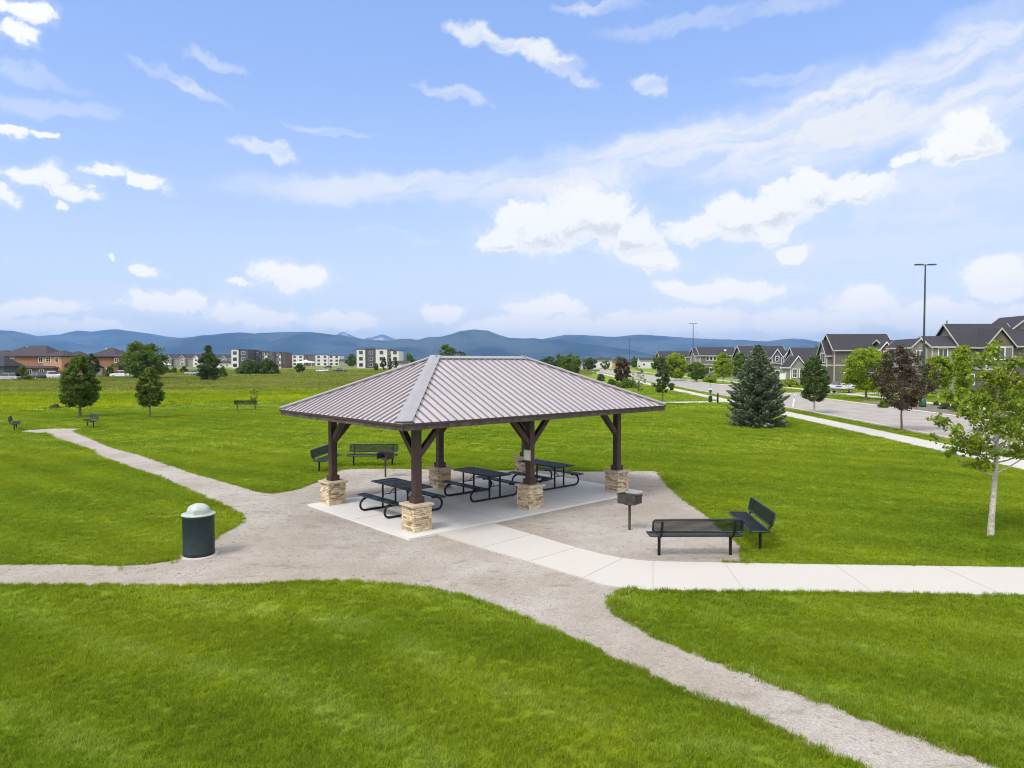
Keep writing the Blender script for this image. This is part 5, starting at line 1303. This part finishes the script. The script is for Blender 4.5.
ds = empty('dog_waste_station', (x_, y_, 0), 0, 'dog waste station post with dark bin and small signs beside the footpath', 'post')
b = MB(); b.tube([(0, 0, -.1), (0, 0, 1.85)], .035, 8); b.build('post', M['pole'], ds)
b = MB(); b.box(-.16, .16, -.14, .14, .02, .62); b.build('bin', M['bin'], ds, bevel=.02)
b = MB(); b.box(-.13, .13, -.12, .06, .95, 1.22); b.build('bag_box', M['green_paint'], ds, bevel=.01)
b = MB(); b.box(-.14, .14, -.055, -.04, 1.42, 1.80); b.build('sign', M['binlid'], ds); b = MB(); b.box(-.13, .13, -.05, -.041, 1.25, 1.38); b.build('sign', M['white'], ds)
x_, y_ = G(717.6, 402.8)
bl = empty('bollard', (x_, y_, 0), 0, 'dark brown bollard right of the dog waste station', 'bollard')
b = MB(); b.lathe([(0, -.1), (.095, -.1), (.095, .86), (.085, .92), (.05, .96), (0, .965)], 14); b.build('shaft', M['brown_dark'], bl); b = MB(); b.lathe([(.0965, .74), (.099, .745), (.099, .79), (.0965, .795)], 14); b.build('band', M['pole'], bl)
x_, y_ = G(793.5, 407)
wp = empty('marker_post', (x_, y_, 0), 0, 'leaning white marker post between spruce and dark oval tree', 'post')
b = MB(); b.bar((-.06, 0, -.05), (.10, 0, 1.05), .13, .03, up=(0, 1, 0)); b.build('blade', M['white'], wp); b = MB(); b.bar((.052, -.0185, .78), (.085, -.0185, 1.0), .10, .004, up=(0, 1, 0)); b.build('sticker', M['carsilver'], wp)
x_, y_ = at(782.5, 128)
sg = empty('yard_sign', (x_, y_, 0), 0, 'white yard sign on a post before the low grey house', 'sign')
b = MB(); b.box(-.5, .5, -.03, .03, .65, 1.7); b.build('board', M['white'], sg); b = MB(); b.box(.55, .65, -.05, .05, -.1, 2.0); b.box(-.5, .549, -.04, .04, 1.76, 1.84); b.build('post', M['white'], sg)
x_, y_ = G(908, 409.5)
fh = empty('fire_hydrant', (x_, y_, 0), 0, 'small orange fire hydrant at the foot of the purple tree, across the street', 'hydrant')
b = MB(); b.lathe([(0, 0), (.16, 0), (.16, .05), (.11, .07), (.10, .48), (.14, .50), (.13, .58), (.07, .66), (.03, .72), (0, .73)], 14)
b.tube([(-.17, 0, .40), (.17, 0, .40)], .05, 8); b.tube([(0, -.17, .36), (0, 0, .36)], .065, 8); b.build('body', M['orange_paint'], fh); b = MB(); b.lathe([(0, .735), (.03, .735), (.03, .77), (0, .775)], 8); b.build('cap', M['white'], fh)

# ------------------------------------------------------------------ cars and the boat
def make_car(paint, kind='suv'):
    t = empty('parked_car', (0, 0, 0)); L = 2.3; W = .92; zb = .35
    top = 1.68 if kind == 'suv' else (1.45 if kind == 'sedan' else 1.82); belt = .98 if kind == 'suv' else (.88 if kind == 'sedan' else 1.08)
    b = MB()
    prof = [(-L, zb), (-L - .02, .62), (-L + .05, belt - .10), (-L + .95, belt), (L - .15, belt + .02), (L, belt - .15), (L + .02, .55), (L - .05, zb)]
    n = len(prof); xs = []
    for y_, k in ((-W, .0), (-W + .06, .0), (W - .06, .0), (W, .0)):
        ins = .07 if abs(y_) == W else 0
        for x_, z_ in prof: xs.append((x_ * (1 - ins * .3), y_, z_ - (ins if z_ > .7 else -ins)))
    fs = [tuple(range(n)), tuple(range(3 * n, 4 * n))[::-1]]
    for j in range(3):
        for i in range(n): a_, c_ = j * n + i, j * n + (i + 1) % n; fs.append((a_, c_, c_ + n, a_ + n))
    b.add(xs, fs)
    x0, x1, x2, x3 = (-1.25, -.55, 1.75, 2.15) if kind == 'suv' else ((-1.15, -.35, 1.0, 1.75) if kind == 'sedan' else (-1.25, -.65, .55, .75))
    b.hexa([(x1 - .03, -W + .20, top - .06), (x2 + .03, -W + .20, top - .06), (x2 + .03, W - .20, top - .06), (x1 - .03, W - .20, top - .06)], [(x1 + .08, -W + .26, top), (x2 - .08, -W + .26, top), (x2 - .08, W - .26, top), (x1 + .08, W - .26, top)])
    for xx in ((x1 + x2) / 2,):
        for s_ in (-1, 1): b.bar((xx, s_ * (W - .085), belt), (xx, s_ * (W - .205), top - .05), .10, .03, up=(1, 0, 0))
    if kind == 'truck': b.box(.8, L - .05, -W + .02, -W + .10, belt, belt + .1); b.box(.8, L - .05, W - .10, W - .02, belt, belt + .1)
    b.build('body', paint, t, bevel=.03)
    g_ = MB(); g_.hexa([(x0, -W + .08, belt - .02), (x3, -W + .08, belt - .02), (x3, W - .08, belt - .02), (x0, W - .08, belt - .02)], [(x1, -W + .21, top - .062), (x2, -W + .21, top - .062), (x2, W - .21, top - .062), (x1, W - .21, top - .062)]); g_.build('windows', M['glass'], t)
    for sx in (-1.42, 1.40):
        for s_ in (-1, 1):
            w_ = MB(); w_.M = Matrix.Translation((sx, s_ * (W - .08), .34)) @ Matrix.Rotation(PI / 2, 4, 'X'); w_.lathe([(0, -.11), (.30, -.11), (.34, -.07), (.34, .07), (.30, .11), (0, .11)], 18); o = w_.build('wheel', M['tyre'], t)
            w_ = MB(); w_.M = Matrix.Translation((sx, s_ * (W - .08), .34)) @ Matrix.Rotation(PI / 2, 4, 'X'); w_.lathe([(0, -.115), (.21, -.114), (.21, -.1095)], 14); w_.lathe([(0, .115), (.21, .114), (.21, .1095)], 14); w_.build('rim', M['rim'], o)
    for s_ in (-1, 1):
        y0_, y1_ = sorted((s_ * .58, s_ * .84)); h_ = MB(); h_.box(-L - .035, -L + .1, y0_, y1_, .62, .76); h_.build('headlight', M['lampglass'], t)
        h_ = MB(); h_.box(L - .1, L + .03, y0_, y1_, .66, .82); h_.build('tail_light', M['redsiding'], t)
    return t
CARS = [('carwhite', 'suv', 8, 141, 4, 'white estate car at the left edge in front of the grey garage'), ('cardark', 'suv', 36.5, 153, -28, 'dark car right of the round green shrub'), ('carwhite', 'truck', 51.5, 156, -35, 'white pickup truck parked between two dark cars'),
        ('cardark', 'sedan', 61.5, 163, -30, 'dark blue car half behind the white pickup truck'), ('carwhite', 'truck', 121, 170, 8, 'white pickup truck in front of the right orange house'),
        ('carwhite', 'sedan', 193, 205, 170, 'white low car left of the dark poplar'), ('carwhite', 'sedan', 322.5, 262, 4, 'white sedan alone on the far meadow road'), ('cardark', 'sedan', 340.5, 258, 176, 'dark sedan following the white one on the far meadow road')]
cache = {}
for paint, kind, px, Y, rz, lab in CARS:
    if (paint, kind) in cache: t = copy_tree(cache[(paint, kind)])
    else: t = cache[(paint, kind)] = make_car(M[paint], kind)
    t.location = (*at(px, Y), 0); t.rotation_euler = (0, 0, R(rz)); tag(t, lab, 'pickup' if kind == 'truck' else 'car')
r4 = random.Random(3)
FARCAR = ['tiny pale car at the left end of the low wide apartment block', 'tiny light car left of the white tent before the low apartment block', 'tiny silver car below the middle of the low wide apartment block', 'tiny dark car at the right end of the low wide apartment block', 'tiny pale car in the gap between the two pale apartment blocks', 'tiny car at the left foot of the right apartment block',
          'tiny silver car just left of the pavilion roof slope beside the garage row', 'tiny dark car just above the pavilion roof slope', 'tiny pale car at the right foot of the poplar', 'tiny light car between the poplar and the left apartment block', 'tiny silver car at the left foot of the left apartment block', 'tiny dark car on the far street right of the purple tree', 'tiny white car on the far street behind the ragged tree', 'tiny light car farthest right on the far street by the brown house']
for i, px in enumerate((293, 318, 328, 338, 345, 352, 405, 411, 218, 224, 230, 655, 660, 668)):
    Y = 400 if px < 600 else 330
    kk = [('carwhite', 'sedan'), ('carwhite', 'suv'), ('carsilver', 'suv'), ('cardark', 'sedan')][i % 4]
    if kk in cache: t = copy_tree(cache[kk])
    else: t = cache[kk] = make_car(M[kk[0]], kk[1]); t.location = (*at(px, Y if px < 600 else Y), 0); t.rotation_euler = (0, 0, R(r4.choice((3, 176, 95)))); t.scale = (1.0,) * 3
    tag(t, FARCAR[i], 'car', 'tiny parked cars on the horizon')

bt = empty('motor_boat', (*at(838, 86.5), 0.0), R(32), 'white motor boat with purple stripe and dark outboard motor parked in the driveway', 'boat')
def hull(b, z_off=0, sc=1.0, zl=(0, 1)):
    st_ = [(-2.6, .03, .95, 1.15), (-2.1, .42, .72, 1.12), (-1.2, .80, .55, 1.06), (0, .98, .48, 1.02), (1.2, 1.0, .48, 1.0), (2.3, .96, .5, 1.0)]
    vs = []
    for x_, hw_, zk, zd in st_:
        vs += [(x_, 0, zk), (x_, hw_ * .93 * sc, zk + .14), (x_, hw_ * sc, zd), (x_, hw_ * .8 * sc, zd + .03), (x_, -hw_ * .8 * sc, zd + .03), (x_, -hw_ * sc, zd), (x_, -hw_ * .93 * sc, zk + .14)]
    fs = []
    for i in range(len(st_) - 1):
        for k in range(7): a_, c_ = i * 7 + k, i * 7 + (k + 1) % 7; fs.append((a_, c_, c_ + 7, a_ + 7))
    fs += [tuple(range(7)), tuple(range(35, 42))[::-1]]; b.add(vs, fs)
b = MB(); hull(b); b.build('hull', M['white'], bt)
b = MB()
for s_ in (-1, 1): b.hexa([(-1.6, s_ * .80, .88), (2.3, s_ * .985, .80), (2.3, s_ * 1.01, .80), (-1.6, s_ * .83, .88)], [(-1.6, s_ * .80, 1.02), (2.3, s_ * .985, .93), (2.3, s_ * 1.01, .93), (-1.6, s_ * .83, 1.02)])
b.build('stripe', M['purple_paint'], bt)
b = MB(); b.hexa([(-.9, -.6, 1.05), (-.5, -.72, 1.05), (-.5, .72, 1.05), (-.9, .6, 1.05)], [(-.35, -.5, 1.5), (-.3, -.55, 1.5), (-.3, .55, 1.5), (-.35, .5, 1.5)]); b.build('windshield', M['glass'], bt)
b = MB(); b.box(.2, 2.0, -.7, .7, 1.04, 1.28); b.build('deck_cover', M['white'], bt, bevel=.05)
b = MB(); b.box(2.35, 2.85, -.24, .24, .95, 1.75); b.box(2.5, 2.75, -.1, .1, .25, .949); b.build('outboard_motor', M['black'], bt, bevel=.06)
tr_ = empty('boat_trailer', (*at(838, 86.5), 0.0), R(32), 'grey trailer carrying the white motor boat', 'trailer')
b = MB(); b.bar((-3.4, 0, .42), (2.1, -.6, .42), .08, .08); b.bar((-3.4, 0, .42), (2.1, .6, .42), .08, .08); b.bar((.9, -.98, .40), (.9, .98, .40), .08, .08); b.tube([(-3.3, 0, 0), (-3.3, 0, .5)], .04, 8); b.build('frame', M['carsilver'], tr_)
for s_ in (-1, 1):
    w_ = MB(); w_.M = Matrix.Translation((.9, s_ * 1.08, .31)) @ Matrix.Rotation(PI / 2, 4, 'X'); w_.lathe([(0, -.09), (.28, -.09), (.31, -.06), (.31, .06), (.28, .09), (0, .09)], 18); o = w_.build('wheel', M['tyre'], tr_)
    w_ = MB(); w_.M = Matrix.Translation((.9, s_ * 1.08, .31)) @ Matrix.Rotation(PI / 2, 4, 'X'); w_.lathe([(0, s_ * -.095), (.19, s_ * -.094), (.19, s_ * -.0895)], 14); w_.build('rim', M['rim'], o)
